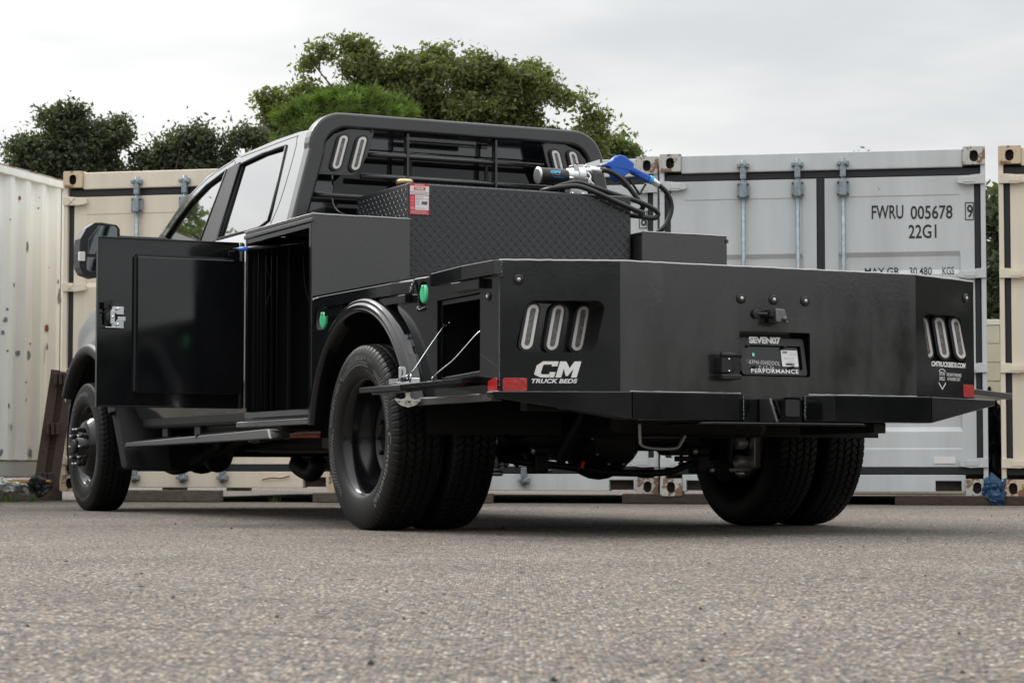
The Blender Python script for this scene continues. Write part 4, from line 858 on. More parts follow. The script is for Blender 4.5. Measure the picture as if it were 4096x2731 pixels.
# --- headache rack
def Hp(y0): return lambda u, v, d: (u, y0+d, v)
def rack_loop(hw_t, hw_b, zt, zb, r, n=10):
    out = [(hw_b, zb)]; x, z = hw_t, zt
    # corner arc
    sl_ = (hw_b-hw_t)/(zt-r-zb)
    cx_, cz_ = hw_t-r, zt-r
    for i in range(n+1): a = R(90*i/n-5+5*i/n); out.append((cx_+r*math.cos(a), cz_+r*math.sin(a)))
    return out+[(-a, b) for a, b in out[::-1]]
ol = rack_loop(.842, .950, 2.068, 1.452, .175); il = rack_loop(.758, .866, 1.990, 1.452, .125)
fr = MB(); k = len(ol); 
def ringmesh(y0, y1):
    vs = []
    for y in (y0, y1):
        for l in (ol, il): vs += [(a, y, b) for a, b in l]
    fs = []
    for i in range(k-1):
        O0, I0, O1, I1 = i, k+i, 2*k+i, 3*k+i
        fs += [(O0, O0+1, I0+1, I0), (O1, I1, I1+1, O1+1), (O0, O1, O1+1, O0+1), (I0, I0+1, I1+1, I1)]
    return vs, fs
v_, f_ = ringmesh(2.965, 3.055); rk = MB().add(v_, f_, 0, False).build('headache_rack', rackm, T, .014, 3)
def hb(p, q, r, nm='rack_bar', m=None): return MB().cyl(p, q, r).build(nm, m or rackm, rk)
hb((-.500, 3.01, 1.870), (.500, 3.01, 1.870), .015); hb((-.545, 3.01, 1.757), (.545, 3.01, 1.757), .015); hb((-.86, 3.01, 1.648), (.86, 3.01, 1.648), .013)
hb((-.88, 3.01, 1.54), (.88, 3.01, 1.54), .017)
for z in (1.44, 1.34, 1.24, 1.14): hb((-.62, 3.01, z), (.62, 3.01, z), .013)
for x in (-.29, .215): MB().box((x-.006, 2.99, 1.13), (x+.006, 3.035, 1.992)).build('rack_upright', rackm, rk, .002)
for s in (-1, 1):
    lp = [(s*a, b) for a, b in ((.800, 1.748), (.610, 1.750), (.585, 1.758), (.565, 1.775), (.550, 1.80), (.508, 1.882), (.480, 1.990), (.62, 1.990), (.700, 1.960), (.745, 1.915), (.765, 1.870))]
    MB().plate([lp], Hp(2.985), .008).build('lamp_panel', rackm, rk, .002)
    oval_lamp(s*.675, 2.984, 1.865, -s*.27, w=.040, h=.168); oval_lamp(s*.572, 2.984, 1.865, -s*.27, w=.040, h=.168)
    beads((s*.765, 2.98, 1.90), (s*.75, 2.98, 1.925), 5, .006); beads((s*.49, 2.98, 1.988), (s*.50, 2.98, 1.99), 3, .008)
MB().box((-.30, 2.992, 1.950), (.10, 3.02, 1.975)).build('rack_lamp_bar', rackm, rk, .005)
# --- cab
def zr(y):
    P = [(3.10, 2.015), (3.4, 2.032), (3.74, 2.036), (4.30, 2.026), (4.86, 1.966), (5.2, 1.853), (5.47, 1.690), (5.95, 1.40)]
    for (a, b), (c, d) in zip(P[:-1], P[1:]):
        if y <= c: return b+(d-b)*max(0, (y-a))/(c-a)
    return P[-1][1]
def xs(z): return .87-.28*(z-1.53) if z > 1.53 else .87+.10*math.sin(min(1, (1.53-z)/.35)*math.pi/2)
for s in (-1, 1):
    G = lambda u, v, d, s=s: (s*(xs(v)-d), u, v)
    ys = [3.12, 3.25, 3.4, 3.6, 3.74, 3.9, 4.1, 4.30, 4.5, 4.7, 4.86, 5.0, 5.1, 5.2, 5.34, 5.47, 5.66]
    topl = [(y, zr(y)-.010) for y in ys]
    outl = [(3.12, 1.53)]+topl+[(5.74, 1.53)]
    rw = [(3.545, 1.965), (3.90, 1.972), (4.262, 1.955), (4.300, 1.535), (3.62, 1.535), (3.50, 1.56), (3.50, 1.62)]
    fwn = [(4.490, 1.948), (4.80, 1.898), (5.02, 1.828), (5.20, 1.74), (5.36, 1.640), (5.52, 1.537), (4.62, 1.537)]
    MB().plate([outl, rw, fwn], G, .03).build('greenhouse_side', paint, T, .004)
    for wn, lp in (('rear_door_window', rw), ('front_door_window', fwn)):
        g_ = MB().plate([lp], lambda u, v, d, s=s: (s*(xs(v)-.012-d), u, v), .004).build(wn, glassm, T)
        k = len(lp); mb = MB().tube([G(a, b, -.001) for a, b in lp+[lp[0]]], .009, 6, res=1); mb.build('window_seal', plastic, g_)
    MB().plate([[(4.470, 1.958), (4.285, 1.972), (4.305, 1.53), (4.60, 1.53)]], lambda u, v, d, s=s: (s*(xs(v)+.004-d), u, v), .004).build('pillar_trim', trim, T, .001)
    for lp in ([(3.46, 1.53), (3.40, 1.66), (3.385, 1.90), (3.41, 1.985), (3.48, 2.003), (4.30, 2.000)], [(4.43, 1.53), (4.375, 1.985)], [(4.40, 1.995), (4.83, 1.940), (5.18, 1.825), (5.44, 1.665), (5.62, 1.545)]):
        MB().tube([G(a, b, .0015) for a, b in lp], .0035, 5, res=3).build('door_seam', blackp, T)
    # lower body side
    st_y = [3.12, 3.4, 3.8, 4.2, 4.6, 5.0, 5.4, 5.62]; st_z = [.56, .60, .66, .75, .9, 1.05, 1.2, 1.32, 1.40, 1.46, 1.50, 1.535]
    vs = []; fs = []
    for y in st_y:
        for z in st_z:
            x = xs(z)
            if z < .70: x -= (.70-z)*.5
            vs.append((s*x, y, z))
    n = len(st_z)
    for i in range(len(st_y)-1):
        for j in range(n-1): fs.append((i*n+j, i*n+j+1, (i+1)*n+j+1, (i+1)*n+j))
    MB().add(vs, fs, 0, True).build('lower_body_side', paint, T)
    MB().box((s*.90, 3.12, .50), (s*.70, 5.60, .60)).build('rocker_panel', dark, T, .02)
    # front wing: polar sheet round the wheel opening
    FY, FZ = 6.32, .40; vs = []; fs = []; rings = 14; st_ = 44
    def outer(a):
        c, d = math.cos(a), math.sin(a); t = 9
        if c > 1e-6: t = min(t, .98/c)
        if c < -1e-6: t = min(t, .72/-c)
        if d > 1e-6: t = min(t, 1.0/d)
        return t
    for i in range(st_+1):
        a = R(30+124*i/st_)
        for j in range(rings+1):
            q = j/rings; r_ = .585+(outer(a)-.585)*q
            if r_ < .585: r_ = .585+.0001*j
            y = FY+r_*math.cos(a); z = FZ+r_*math.sin(a)
            x = .93+.105*math.exp(-((r_-.60)/.10)**2)
            x += .02*math.exp(-((z-1.0)/.3)**2)
            if z > 1.12: x -= .55*((z-1.12)/.5)**1.8
            if y > 6.85: x -= .30*((y-6.85)/.45)**2
            vs.append((s*x, y, z))
    n = rings+1
    for i in range(st_):
        for j in range(rings): fs.append((i*n+j, i*n+j+1, (i+1)*n+j+1, (i+1)*n+j))
    MB().add(vs, fs, 0, True).build('front_wing', paint, T)
    prof = [(.650, .004), (.645, .018), (.625, .030), (.60, .032), (.582, .026), (.575, .0), (.575, -.05)]; vs = []; fs = []; k = len(prof)
    for i in range(41):
        a = R(33+128*i/40)
        for r_, dx in prof: vs.append((s*(1.030+dx), FY+r_*math.cos(a), FZ+r_*math.sin(a)))
    for i in range(40):
        for j in range(k-1): fs.append((i*k+j, i*k+j+1, (i+1)*k+j+1, (i+1)*k+j))
    MB().add(vs, fs, 0, True).build('wing_flare', trim, T)
    vs = []; fs = []
    for i in range(41):
        a = R(-14+208*i/40)
        for xx in (1.00, .55): vs.append((s*xx, FY+.60*math.cos(a), FZ+.60*math.sin(a)))
    for i in range(40): fs.append((2*i, 2*i+1, 2*i+3, 2*i+2))
    MB().add(vs, fs, 0, True).build('wheel_well', dark, T, recalc=False)
    MB().hexa([(s*1.0, 5.62, .262), (s*.70, 5.60, .25), (s*.70, 5.64, .25), (s*1.0, 5.68, .262), (s*1.035, 5.78, .70), (s*.70, 5.74, .70), (s*.70, 5.78, .70), (s*1.035, 5.86, .70)]).build('mud_flap', trim, T, .02, 3)
    # running board
    rb_ = MB().hexa([(s*.93, 2.98, .418), (s*1.02, 3.02, .412), (s*1.005, 5.615, .392), (s*.90, 5.615, .392), (s*.93, 2.98, .458), (s*1.0, 3.12, .466), (s*.995, 5.615, .420), (s*.90, 5.615, .424)]).build('running_board', trim, T, .008, 3)
    pd = MB()
    for y0, y1 in ((3.6, 4.28), (4.55, 5.45)):
        y = y0
        while y < y1: pd.box((s*.925, y, zz := .4675-(y-3.12)*.0185), (s*.992, y+.018, zz+.005)); y += .034
    tag(pd.build('tread_pads', plastic, rb_), kind='stuff')
    MB().box((s*.94, 4.235, .40), (s*1.004, 4.255, .452)).build('board_joint', blackp, rb_)
    for y in (3.4, 4.3, 5.2): MB().beam((s*.95, y, .41), (s*.55, y, .52), .05, .02).build('board_bracket', dark, rb_, .004)
    # mirror
    def Mi(y0, s=s): return lambda u, v, d: (-s*u if s > 0 else u, y0+d, v)
    hl_ = [(-1.316, 1.694), (-1.270, 1.697), (-1.182, 1.687), (-1.164, 1.665), (-1.160, 1.55), (-1.17, 1.40), (-1.316, 1.373), (-1.38, 1.392), (-1.400, 1.430), (-1.405, 1.507), (-1.399, 1.597), (-1.365, 1.66)]
    mr_ = MB().plate([hl_], Mi(5.20), .13).build('door_mirror', plastic, T, .022, 3)
    MB().plate([[(-1.292, 1.677), (-1.200, 1.678), (-1.181, 1.662), (-1.181, 1.509), (-1.356, 1.509), (-1.352, 1.59)]], Mi(5.196), .004).build('mirror_glass', mirg, mr_, .001)
    MB().plate([[(-1.362, 1.488), (-1.190, 1.488), (-1.190, 1.405), (-1.34, 1.402), (-1.362, 1.42)]], Mi(5.196), .004).build('spotter_glass', mirg, mr_, .001)
    MB().plate([rrect(.034, .055, .006, 3, -1.390, 1.493)], Mi(5.188), .03).build('mirror_signal', mat('signal_lens_%d' % (s+1), (.7, .7, .68), .2), mr_, .002)
    for z in (1.44, 1.60): MB().box((s*1.17, 5.24, z), (s*.86, 5.29, z+.03)).build('mirror_arm', plastic, mr_, .006)
# roof, windscreen, bonnet
ys = [3.12, 3.20, 3.4, 3.74, 4.1, 4.4, 4.7, 4.9, 5.2, 5.47, 5.95]
def sheet(ya_, nm, m):
    vs = []; fs = []; n = 15
    for y in ya_:
        z = zr(y)-.005; hw = xs(z)-.002
        if y < 3.15: z -= .02
        for i in range(n):
            t = -1+2*i/(n-1); vs.append((hw*t, y, z+.062*(1-abs(t)**3)*min(1, (y-3.0)/.35)))
    for j in range(len(ya_)-1):
        for i in range(n-1): fs.append((j*n+i, j*n+i+1, (j+1)*n+i+1, (j+1)*n+i))
    MB().add(vs, fs, 0, True).build(nm, m, T)
sheet(ys[:8], 'roof', paint); sheet(ys[7:], 'windscreen', glassm)
vs = []; fs = []; n = 11; hy = [5.62, 5.95, 6.3, 6.7, 7.0, 7.2, 7.30]; hz = [1.42, 1.42, 1.40, 1.36, 1.31, 1.24, 1.12]
for y, z in zip(hy, hz):
    for i in range(n): t = -1+2*i/(n-1); vs.append((.80*t, y, z-.05*abs(t)**4))
for j in range(len(hy)-1):
    for i in range(n-1): fs.append((j*n+i, j*n+i+1, (j+1)*n+i+1, (j+1)*n+i))
MB().add(vs, fs, 0, True).build('bonnet', paint, T)
MB().box((-.82, 7.16, .50), (.82, 7.22, 1.12)).build('grille', plastic, T, .02); MB().box((-.9, 7.15, .45), (.9, 7.32, .70)).build('front_bumper', dark, T, .03)
cb = [(-.93, .62), (.93, .62), (.97, 1.0), (.95, 1.3), (.87, 1.53), (.80, 1.80), (.755, 1.93), (.70, 2.00), (.60, 2.03), (0, 2.055), (-.60, 2.03), (-.70, 2.00), (-.755, 1.93), (-.80, 1.80), (-.87, 1.53), (-.95, 1.3), (-.97, 1.0)]
rwh = rrect(1.30, .34, .08, 5, 0, 1.74)
MB().plate([cb, rwh], Hp(3.115), .03).build('cab_back', paint, T, .01)
rg = MB().plate([rrect(1.296, .336, .08, 5, 0, 1.74)], Hp(3.125), .005).build('rear_window', glassb, T)
for x in (-.22, .22): MB().box((x-.008, 3.118, 1.575), (x+.008, 3.1245, 1.905)).build('slider_frame', blackp, rg)
MB().box((-.22, 3.110, 1.955), (.22, 3.1145, 1.985)).build('high_stop_lamp', glassb, T, .002)
MB().box((-.85, 3.20, .55), (.85, 5.6, .60)).build('cab_floor', dark, T); MB().box((-.75, 3.3, .7), (.75, 3.45, 1.45)).build('rear_seat', inner, T, .05)
for x in (-.4, .4): MB().box((x-.25, 4.45, .7), (x+.25, 4.6, 1.55)).build('front_seat', inner, T, .05)
# --- wheels
RT = .405
def tyre_mesh():
    prof = [(-.080, .249), (-.093, .256), (-.1035, .272), (-.1095, .30), (-.1125, .330), (-.110, .357), (-.1045, .378), (-.098, .391)]
    na = 888; cols = []
    for a, r_ in prof: cols.append((a, r_, 0))
    for i in range(45):
        a = -.092+.184*i/44; cols.append((a, RT-.0012-.007*(abs(a)/.092)**3, 1))
    for a, r_ in prof[::-1]: cols.append((-a, r_, 0))
    A = np.array([c[0] for c in cols]); Rr = np.array([c[1] for c in cols]); TR = np.array([c[2] for c in cols])
    th_ = np.arange(na)*2*np.pi/na; P = 2*np.pi/74
    ph = (th_/P) % 1.0
    zz = .0035*np.where(ph < .5, ph*4-1, 3-ph*4)
    Rg = np.tile(Rr, (na, 1)).astype(float)
    for g0 in (-.056, -.019, .019, .056):
        dist = np.abs(A[None]-(g0+zz[:, None])); Rg -= TR[None]*.009*np.clip((.0036-dist)/.0012, 0, 1)
    rib = np.searchsorted([-.056, -.019, .019, .056], A); slant = np.where(rib % 2 == 0, 1, -1)*8.0
    q = ((th_[:, None]/P)+A[None]*slant[None]*2.2) % 1.0
    Rg -= TR[None]*.005*np.clip((.085-np.abs(q-.5))/.03, 0, 1)
    sh = np.array([1 if (i in (6, 7, len(cols)-8, len(cols)-7)) else 0 for i in range(len(cols))]); q2 = (th_/(P/1.0)) % 1
    Rg -= sh[None]*.004*((q2 < .22)[:, None])
    ca, sa = np.cos(th_)[:, None], np.sin(th_)[:, None]
    Y = Rg*ca; Z = Rg*sa; Z = np.maximum(Z, -.402)
    V = np.stack([np.tile(A, (na, 1)), Y, Z], -1).reshape(-1, 3); n = len(cols)
    i, j = np.meshgrid(np.arange(na), np.arange(n-1), indexing='ij'); i2 = (i+1) % na
    F = np.stack([i*n+j, i2*n+j, i2*n+j+1, i*n+j+1], -1).reshape(-1, 4)
    me = bpy.data.meshes.new('tyre'); me.vertices.add(len(V)); me.vertices.foreach_set('co', V.astype(np.float32).ravel()); me.loops.add(F.size); me.loops.foreach_set('vertex_index', F.astype(np.int32).ravel())
    me.polygons.add(len(F)); me.polygons.foreach_set('loop_start', np.arange(0, F.size, 4, dtype=np.int32)); me.polygons.foreach_set('loop_total', np.full(len(F), 4, np.int32)); me.polygons.foreach_set('use_smooth', np.array([not (8 <= c < 52) for c in j.ravel()]))
    me.materials.append(rubber); me.update(); return me
TYRE = tyre_mesh()
def polar_text(mb, s_, r0, h, a_c, w, flip=1, bold=0.0, shear=0.0):
    """raised letters on the outer sidewall, a_c = angle of the middle (deg), w = width in degrees"""
    def f(u, v, d):
        a = R(a_c)-(u-.5)*R(w)*flip; r_ = r0+(v if flip > 0 else -v)
        x = -np.interp(r_, [.272, .30, .330, .357, .378], [.1035, .1095, .1125, .110, .1045])-.0012
        return (x, -r_*math.cos(a)*1.0, r_*math.sin(a))
    text(s_, f, 1.0, h, bold=bold, shear=shear, mb=mb, res=2)
def wheel(front):
    """outer face towards -x"""
    if front: prof = [(-.083, .262), (-.088, .258), (-.085, .250), (-.070, .244), (-.050, .232), (-.020, .222), (-.030, .212), (-.060, .196), (-.088, .172), (-.104, .160), (-.112, .150), (-.114, .06), (-.150, .058), (-.156, .050), (-.156, 0)]
    else: prof = [(-.083, .262), (-.088, .258), (-.085, .250), (-.074, .244), (-.062, .236), (-.040, .233), (.0, .226), (.020, .212), (.050, .209), (.066, .200), (.078, .180), (.074, .155), (.066, .140), (.066, .088), (.030, .086), (.022, .078), (.020, 0)]
    bar = [(-.083, .2605), (-.06, .240), (.05, .238), (.075, .248), (.083, .262)]
    n = 64; skip = None
    if not front:
        skip = lambda j, i: j in (11, 12) and (i % 16) in (3, 4, 5)
    w_ = MB().lathe(prof, (0, 0, 0), (1, 0, 0), n, cap=False, skip=skip); w_.lathe(bar, (0, 0, 0), (1, 0, 0), n, cap=False)
    w_ = w_.build('wheel', rimm, None)
    for q in (-1, 1): MB().lathe([(0, .262), (.003*q, .2645), (.003*q, .2585), (0, .257)], (q*.0845, 0, 0), (1, 0, 0), 64, cap=False).build('rim_lip_highlight', satin2, w_)  # lighter ring added as a painted highlight on the rim edge
    ty = bpy.data.objects.new('tyre', TYRE); COL.objects.link(ty); ty.parent = w_
    for k in range(10):
        a = 2*math.pi*k/10; y, z = .1125*math.cos(a), .1125*math.sin(a)
        x0 = -.112 if front else .066
        nut = MB(); nut.cyl((x0, y, z), (x0-.022, y, z), .016, n=6); nut.cyl((x0-.022, y, z), (x0-.045, y, z), .011, n=12)
        nut = nut.build('lug_nut', plastic if front else dark, w_, .001)
        if front: MB().cyl((x0-.0455, y, z), (x0-.062, y, z), .0070, .0065, n=12).build('stud_tip', calm, nut)
    if front:
        for k in range(2):
            a = R(20+180*k); MB().plate([stadium(.046, .07, 0, 0)], lambda u, v, d, a=a: (-.0735-.0006+(v*.9) if False else -.074-.0+v*.62, (.180+v*.55)*math.cos(a)-u*math.sin(a), (.180+v*.55)*math.sin(a)+u*math.cos(a)), 0).build('hand_hole', blackp, w_, recalc=False)
        MB().lathe([(0, .045), (-.02, .045), (-.025, .038), (-.026, 0)], (-.156, 0, 0), (1, 0, 0), 20).build('hub_cap', trim, w_)
    else:
        MB().cyl((.005, -.18, -.155), (-.045, -.19, -.165), .005, n=8).build('valve_stem', plastic, w_)
    return w_
WB_Y = 6.3203; AXY = 1.4437
wf = wheel(True); wr = wheel(False)
def lettering(w_, rot):
    mb = MB(); polar_text(mb, 'Continental', .3175, .035, rot, 62, bold=.012); polar_text(mb, 'CONTI HSR 5', .320, .022, rot+178, 44, bold=.01)
    polar_text(mb, '225/70 R 19.5', .336, .016, rot+110, 30); polar_text(mb, 'REGROOVABLE  MADE IN USA', .290, .008, rot+85, 42); polar_text(mb, 'M+S', .300, .014, rot+205, 8)
    # honeycomb patches
    for ac in (rot+232, rot+60, rot-48 if False else rot+128):
        for i in range(-9, 10):
            for j in range(4):
                a = R(ac+i*2.9+(1.45 if j % 2 else 0)); r_ = .312+j*.0125
                if abs(i) > 9-2*j and j > 1: continue
                x = -float(np.interp(r_, [.272, .30, .330, .357, .378], [.1035, .1095, .1125, .110, .1045]))-.0010; hx = []
                for k in range(6): b = R(60*k+30)+a; hx.append((x, -(r_*math.cos(a)+.0052*math.cos(b)), r_*math.sin(a)+.0052*math.sin(b)))
                mb.add(hx, [(0, 1, 2, 3, 4, 5)])
    tag(mb.build('tyre_lettering', rubberl, w_, recalc=False), kind='stuff')
lettering(wr, -28); 
for w_, x, y, s in ((wf, -.948, WB_Y, -1), (wr, -1.0777, AXY, -1)): w_.parent = T; w_.location = (x, y, .402)
def polar_fix(): pass
lettering(wf, 105)
def cw_(src, x, y, rz, rx=0):
    c = copy(src, T); c.location = (x, y, .402); c.rotation_euler = (rx, 0, rz)
    for ch in list(c.children):
        if ch.name.startswith('tyre_lettering') and abs(x) < 1.0 and y < 3: bpy.data.objects.remove(ch)
    return c
cw_(wf, .948, WB_Y, math.pi); cw_(wr, 1.0777, AXY, math.pi, .7)
cw_(wr, -.8165, AXY, math.pi, .4); cw_(wr, .8165, AXY, 0, 1.1)
# --- chassis
def D(nm, mb, m=dark, bv=.004): return mb.build(nm, m, T, bv)
for s in (-1, 1):
    D('frame_rail', MB().box((s*.40, .05, .50), (s*.47, 7.0, .70)))
    D('leaf_spring', MB().tube([(s*.50, .72, .56), (s*.50, 1.05, .46), (s*.50, AXY, .415), (s*.50, 1.9, .46), (s*.50, 2.35, .56)], .03, 8), bv=0)
    ub = D('spring_plate', MB().box((s*.43, AXY-.08, .300), (s*.57, AXY+.08, .325)))
    for dx in (-.045, .045):
        for dy in (-.055, .055): MB().cyl((s*.50+dx, AXY+dy, .27), (s*.50+dx, AXY+dy, .54), .009, n=8).build('u_bolt', dark, ub); MB().cyl((s*.50+dx, AXY+dy, .278), (s*.50+dx, AXY+dy, .296), .015, n=6).build('u_bolt_nut', calm, ub)
    D('shock_absorber', MB().cyl((s*.42, 1.05, .30), (s*.30, .8, .72), .03))
    D('brake_drum_shield', MB().lathe([(0, .19), (.012, .20), (.02, .15), (.03, .1)], (s*.66, AXY, .402), (s, 0, 0), 32), bv=0)
    cal = MB(); 
    for z in (.47, .385, .30): cal.cyl((s*.615, AXY-.165, z), (s*.70, AXY-.165, z), .030, n=14)
    cal.hexa([(s*.69, AXY-.205, .27), (s*.73, AXY-.205, .27), (s*.73, AXY-.12, .27), (s*.69, AXY-.12, .27), (s*.69, AXY-.21, .50), (s*.73, AXY-.21, .50), (s*.73, AXY-.12, .50), (s*.69, AXY-.12, .50)])
    cal.box((s*.60, AXY-.17, .25), (s*.70, AXY-.13, .27)); c0 = D('brake_caliper', cal, calm, .006)
    MB().cyl((s*.60, AXY-.20, .245), (s*.66, AXY-.20, .245), .012, n=8).build('caliper_bolt', castal, c0)
    D('brake_disc', MB().lathe([(0, .18), (.03, .18)], (s*.735, AXY, .402), (s, 0, 0), 40), calm, 0)
    D('front_spring', MB().lathe([(0, .06), (.25, .06)], (s*.45, WB_Y, .42), (0, 0, 1), 14), bv=0)
D('rear_axle', MB().lathe([(0, .075), (.42, .075), (.47, .055), (.49, .055), (1.05, .055), (1.07, .075), (1.5, .075)][:7], (-.75, AXY, .402), (1, 0, 0), 20), bv=0)
df = MB().ball((-.02, AXY-.01, .400), .185, n=24, sc_=(.95, .85, 1.0)); df.lathe([(0, .135), (.05, .13), (.075, .10), (.08, 0)], (-.02, AXY-.12, .400), (0, -1, 0), 24); D('differential', df, bv=0)
for k in range(10): a = R(36*k); MB().cyl((-.02+.118*math.cos(a), AXY-.168, .40+.118*math.sin(a)), (-.02+.118*math.cos(a), AXY-.182, .40+.118*math.sin(a)), .008, n=6).build('cover_bolt', calm, T)
D('anti_roll_bar', MB().tube([(-.62, 1.75, .36), (-.60, 1.35, .32), (-.52, 1.22, .295), (-.40, 1.20, .285), (-.20, 1.20, .262), (-.06, 1.20, .248), (.20, 1.20, .250), (.32, 1.20, .285), (.46, 1.22, .300), (.60, 1.35, .32), (.62, 1.75, .36)], .016, 10), bv=0)
for x in (-.44, .38): 
    q = D('bar_clamp', MB().box((x-.035, 1.17, .245), (x+.035, 1.26, .33)), dark, .01); MB().cyl((x-.05, 1.16, .33), (x-.05, 1.16, .36), .011, n=6).build('clamp_nut', castal, q); MB().cyl((x+.03, 1.16, .26), (x+.03, 1.145, .26), .012, n=6).build('clamp_nut', castal, q)
    MB().box((x-.05, 1.20, .33), (x+.05, 1.40, .36)).build('clamp_bracket', dark, q, .005)
MB().tube([(-.235, 1.19, .268), (-.228, 1.185, .300)], .010, 8).build('cable_tag', redl, T); MB().cyl((-.262, 1.20, .270), (-.245, 1.20, .268), .018, n=12).build('bar_collar', trim, T)
D('aft_fuel_tank', MB().box((-.38, .62, .40), (.38, 1.16, .70)), dark, .04)
D('spare_carrier', MB().box((-.30, .15, .46), (.30, .55, .52)), dark, .01)
D('cross_member', MB().box((-.40, .10, .46), (.40, .18, .60))); D('cross_member', MB().box((-.40, 2.0, .50), (.40, 2.1, .62))); D('rear_side_beam', MB().box((.455, -.04, .41), (.515, .50, .452))); D('rear_side_beam', MB().box((-1.0, .20, .49), (1.0, .26, .535)))
MB().tube([(-.275, .60, .455), (-.272, .60, .39), (-.262, .60, .362), (-.20, .60, .350), (-.10, .60, .352), (-.075, .60, .375), (-.055, .60, .405)], .007, 8).build('hanger_loop', calm, T)
D('drive_shaft', MB().cyl((-.02, AXY+.2, .42), (.0, 4.6, .50), .045)); D('gearbox', MB().box((-.2, 4.4, .36), (.2, 5.6, .66)), dark, .05)
D('transfer_case', MB().ball((-.30, 5.95, .36), .11, n=18, sc_=(.8, 1.6, 1.1)), bv=0); D('front_axle', MB().cyl((-.78, WB_Y, .39), (.78, WB_Y, .39), .05)); D('front_differential', MB().ball((-.28, WB_Y, .38), .15, n=20, sc_=(1, .9, 1)), bv=0)
D('axle_strut', MB().tube([(-.45, WB_Y-.05, .33), (-.42, 5.7, .36), (-.40, 5.0, .46)], .03, 8), bv=0); D('lower_link', MB().tube([(-.5, 6.5, .30), (-.5, 6.2, .26), (-.48, 5.85, .30), (-.46, 5.4, .42)], .035, 8), bv=0)
D('exhaust_pipe', MB().tube([(-.60, 3.1, .462), (-.60, 3.5, .462), (-.60, 4.1, .455), (-.55, 4.6, .44)], .035, 10), satin2, 0); MB().tube([(-.62, 3.35, .437), (-.62, 3.7, .442), (-.60, 4.0, .437)], .013, 8).build('cable_cover', orange, T)
D('side_fuel_tank', MB().box((-.85, 3.3, .46), (-.5, 4.7, .60)), dark, .03); D('battery_tray', MB().box((-.80, 2.2, .36), (-.48, 2.9, .50)), dark, .02); D('brake_line', MB().tube([(-.48, 2.2, .37), (-.48, 3.5, .36), (-.48, 4.9, .37)], .008, 6), bv=0); D('exhaust_silencer', MB().cyl((.6, 2.6, .42), (.6, 3.8, .42), .11), bv=.02)
D('link_arm', MB().tube([(-.30, 4.55, .29), (-.30, 4.45, .26), (-.30, 4.3, .24), (-.30, 4.2, .30)], .05, 10), bv=0)
for y, z in ((5.15, .44), (4.55, .45)): MB().box((-.88, y, .45), (-.86, y+.10, .60)).build('body_mount_strap', trim, T, .003)
MB().box((-.885, 5.17, .53), (-.881, 5.20, .56)).build('paper_tag', whitep, T)

# ================================================================== things riding on the truck
def seat(o): o.parent = None; return o
TKX, TKY0, TKY1, TKZ = .612, 2.252, 2.900, 1.632
tk = empty('refueling_tank', (TX, TY, 0), YAW); tag(tk, 'black diamond-plate fuel tank standing between the toolboxes in the truck bed', 'fuel tank')
MB().box((-TKX, TKY0, ZT+.002), (TKX, TKY1, TKZ)).build('tank_body', treadm, tk, .008, 3)
# raised diamond lugs
dmn = MB(); pit = .0310
def lug(c, u, v, n_, ang):
    c = Vector(c); u = Vector(u); v = Vector(v); n_ = Vector(n_); a = math.cos(ang)*u+math.sin(ang)*v; b = -math.sin(ang)*u+math.cos(ang)*v; L_, w, h = .0125, .0034, .0024
    dmn.add([c+a*L_, c+b*w, c-a*L_, c-b*w, c+a*L_*.35+n_*h, c-a*L_*.35+n_*h], [(0, 1, 4), (1, 2, 5), (1, 5, 4), (2, 3, 5), (3, 0, 4), (3, 4, 5)], 0, False)
def field(o, u, v, n_, wu, wv):
    i = 0; y = pit*.5
    while y < wv-.008:
        x = pit*.5; j = 0
        while x < wu-.008:
            lug(Vector(o)+Vector(u)*x+Vector(v)*y, u, v, n_, R(45) if (i+j) % 2 else R(-45)); x += pit*.78; j += 1
        y += pit*.78; i += 1
field((-TKX+.006, TKY0-.0002, ZT+.01), (1, 0, 0), (0, 0, 1), (0, -1, 0), 2*TKX-.012, TKZ-ZT-.014)
field((-TKX-.0002, TKY1-.006, ZT+.01), (0, -1, 0), (0, 0, 1), (-1, 0, 0), TKY1-TKY0-.012, TKZ-ZT-.014)
field((-TKX+.006, TKY0+.006, TKZ+.0002), (1, 0, 0), (0, 1, 0), (0, 0, 1), 2*TKX-.012, TKY1-TKY0-.012)
tag(dmn.build('diamond_lugs', treadm, tk, recalc=False), kind='stuff')
cp = MB().lathe([(0, .030), (.045, .030)], (-.47, 2.62, TKZ), (0, 0, 1), 24).build('filler_neck', plastic, tk); MB().lathe([(.040, .040), (.046, .044), (.058, .044), (.064, .040), (.066, .0)], (-.47, 2.62, TKZ), (0, 0, 1), 32).build('filler_cap', brass, cp)
# red and white sticker
def LB(u, v, d): return (-TKX+.008+u, TKY0-.0032-d, 1.481+v)
lb = MB().plate([rrect(.102, .148, .003, 2, .051, .074)], lambda u, v, d: LB(u, v, .002-d), .0025).build('tank_label', redl, tk)
wm_ = MB()
for a, b, c, d_ in ((.001, .108, .101, .137), (.001, .095, .101, .106), (.028, .022, .099, .092), (.003, .028, .026, .030)): wm_.add([LB(a, b, .0026), LB(c, b, .0026), LB(c, d_, .0026), LB(a, d_, .0026)], [(0, 1, 2, 3)])
for i in range(9): z = .026+i*.0072; wm_.add([LB(.004, z, .0026), LB(.022, z, .0026), LB(.022, z+.0012, .0026), LB(.004, z+.0012, .0026)], [(0, 1, 2, 3)])
for i in range(4): z = .004+i*.0044; wm_.add([LB(.004, z, .0026), LB(.098-.01*(i % 2), z, .0026), LB(.098-.01*(i % 2), z+.001, .0026), LB(.004, z+.001, .0026)], [(0, 1, 2, 3)])
text('REFUELING TANK', lambda u, v, d: LB(.026+u, .1400+v, .0026), .05, .005, mb=wm_, bold=.02)
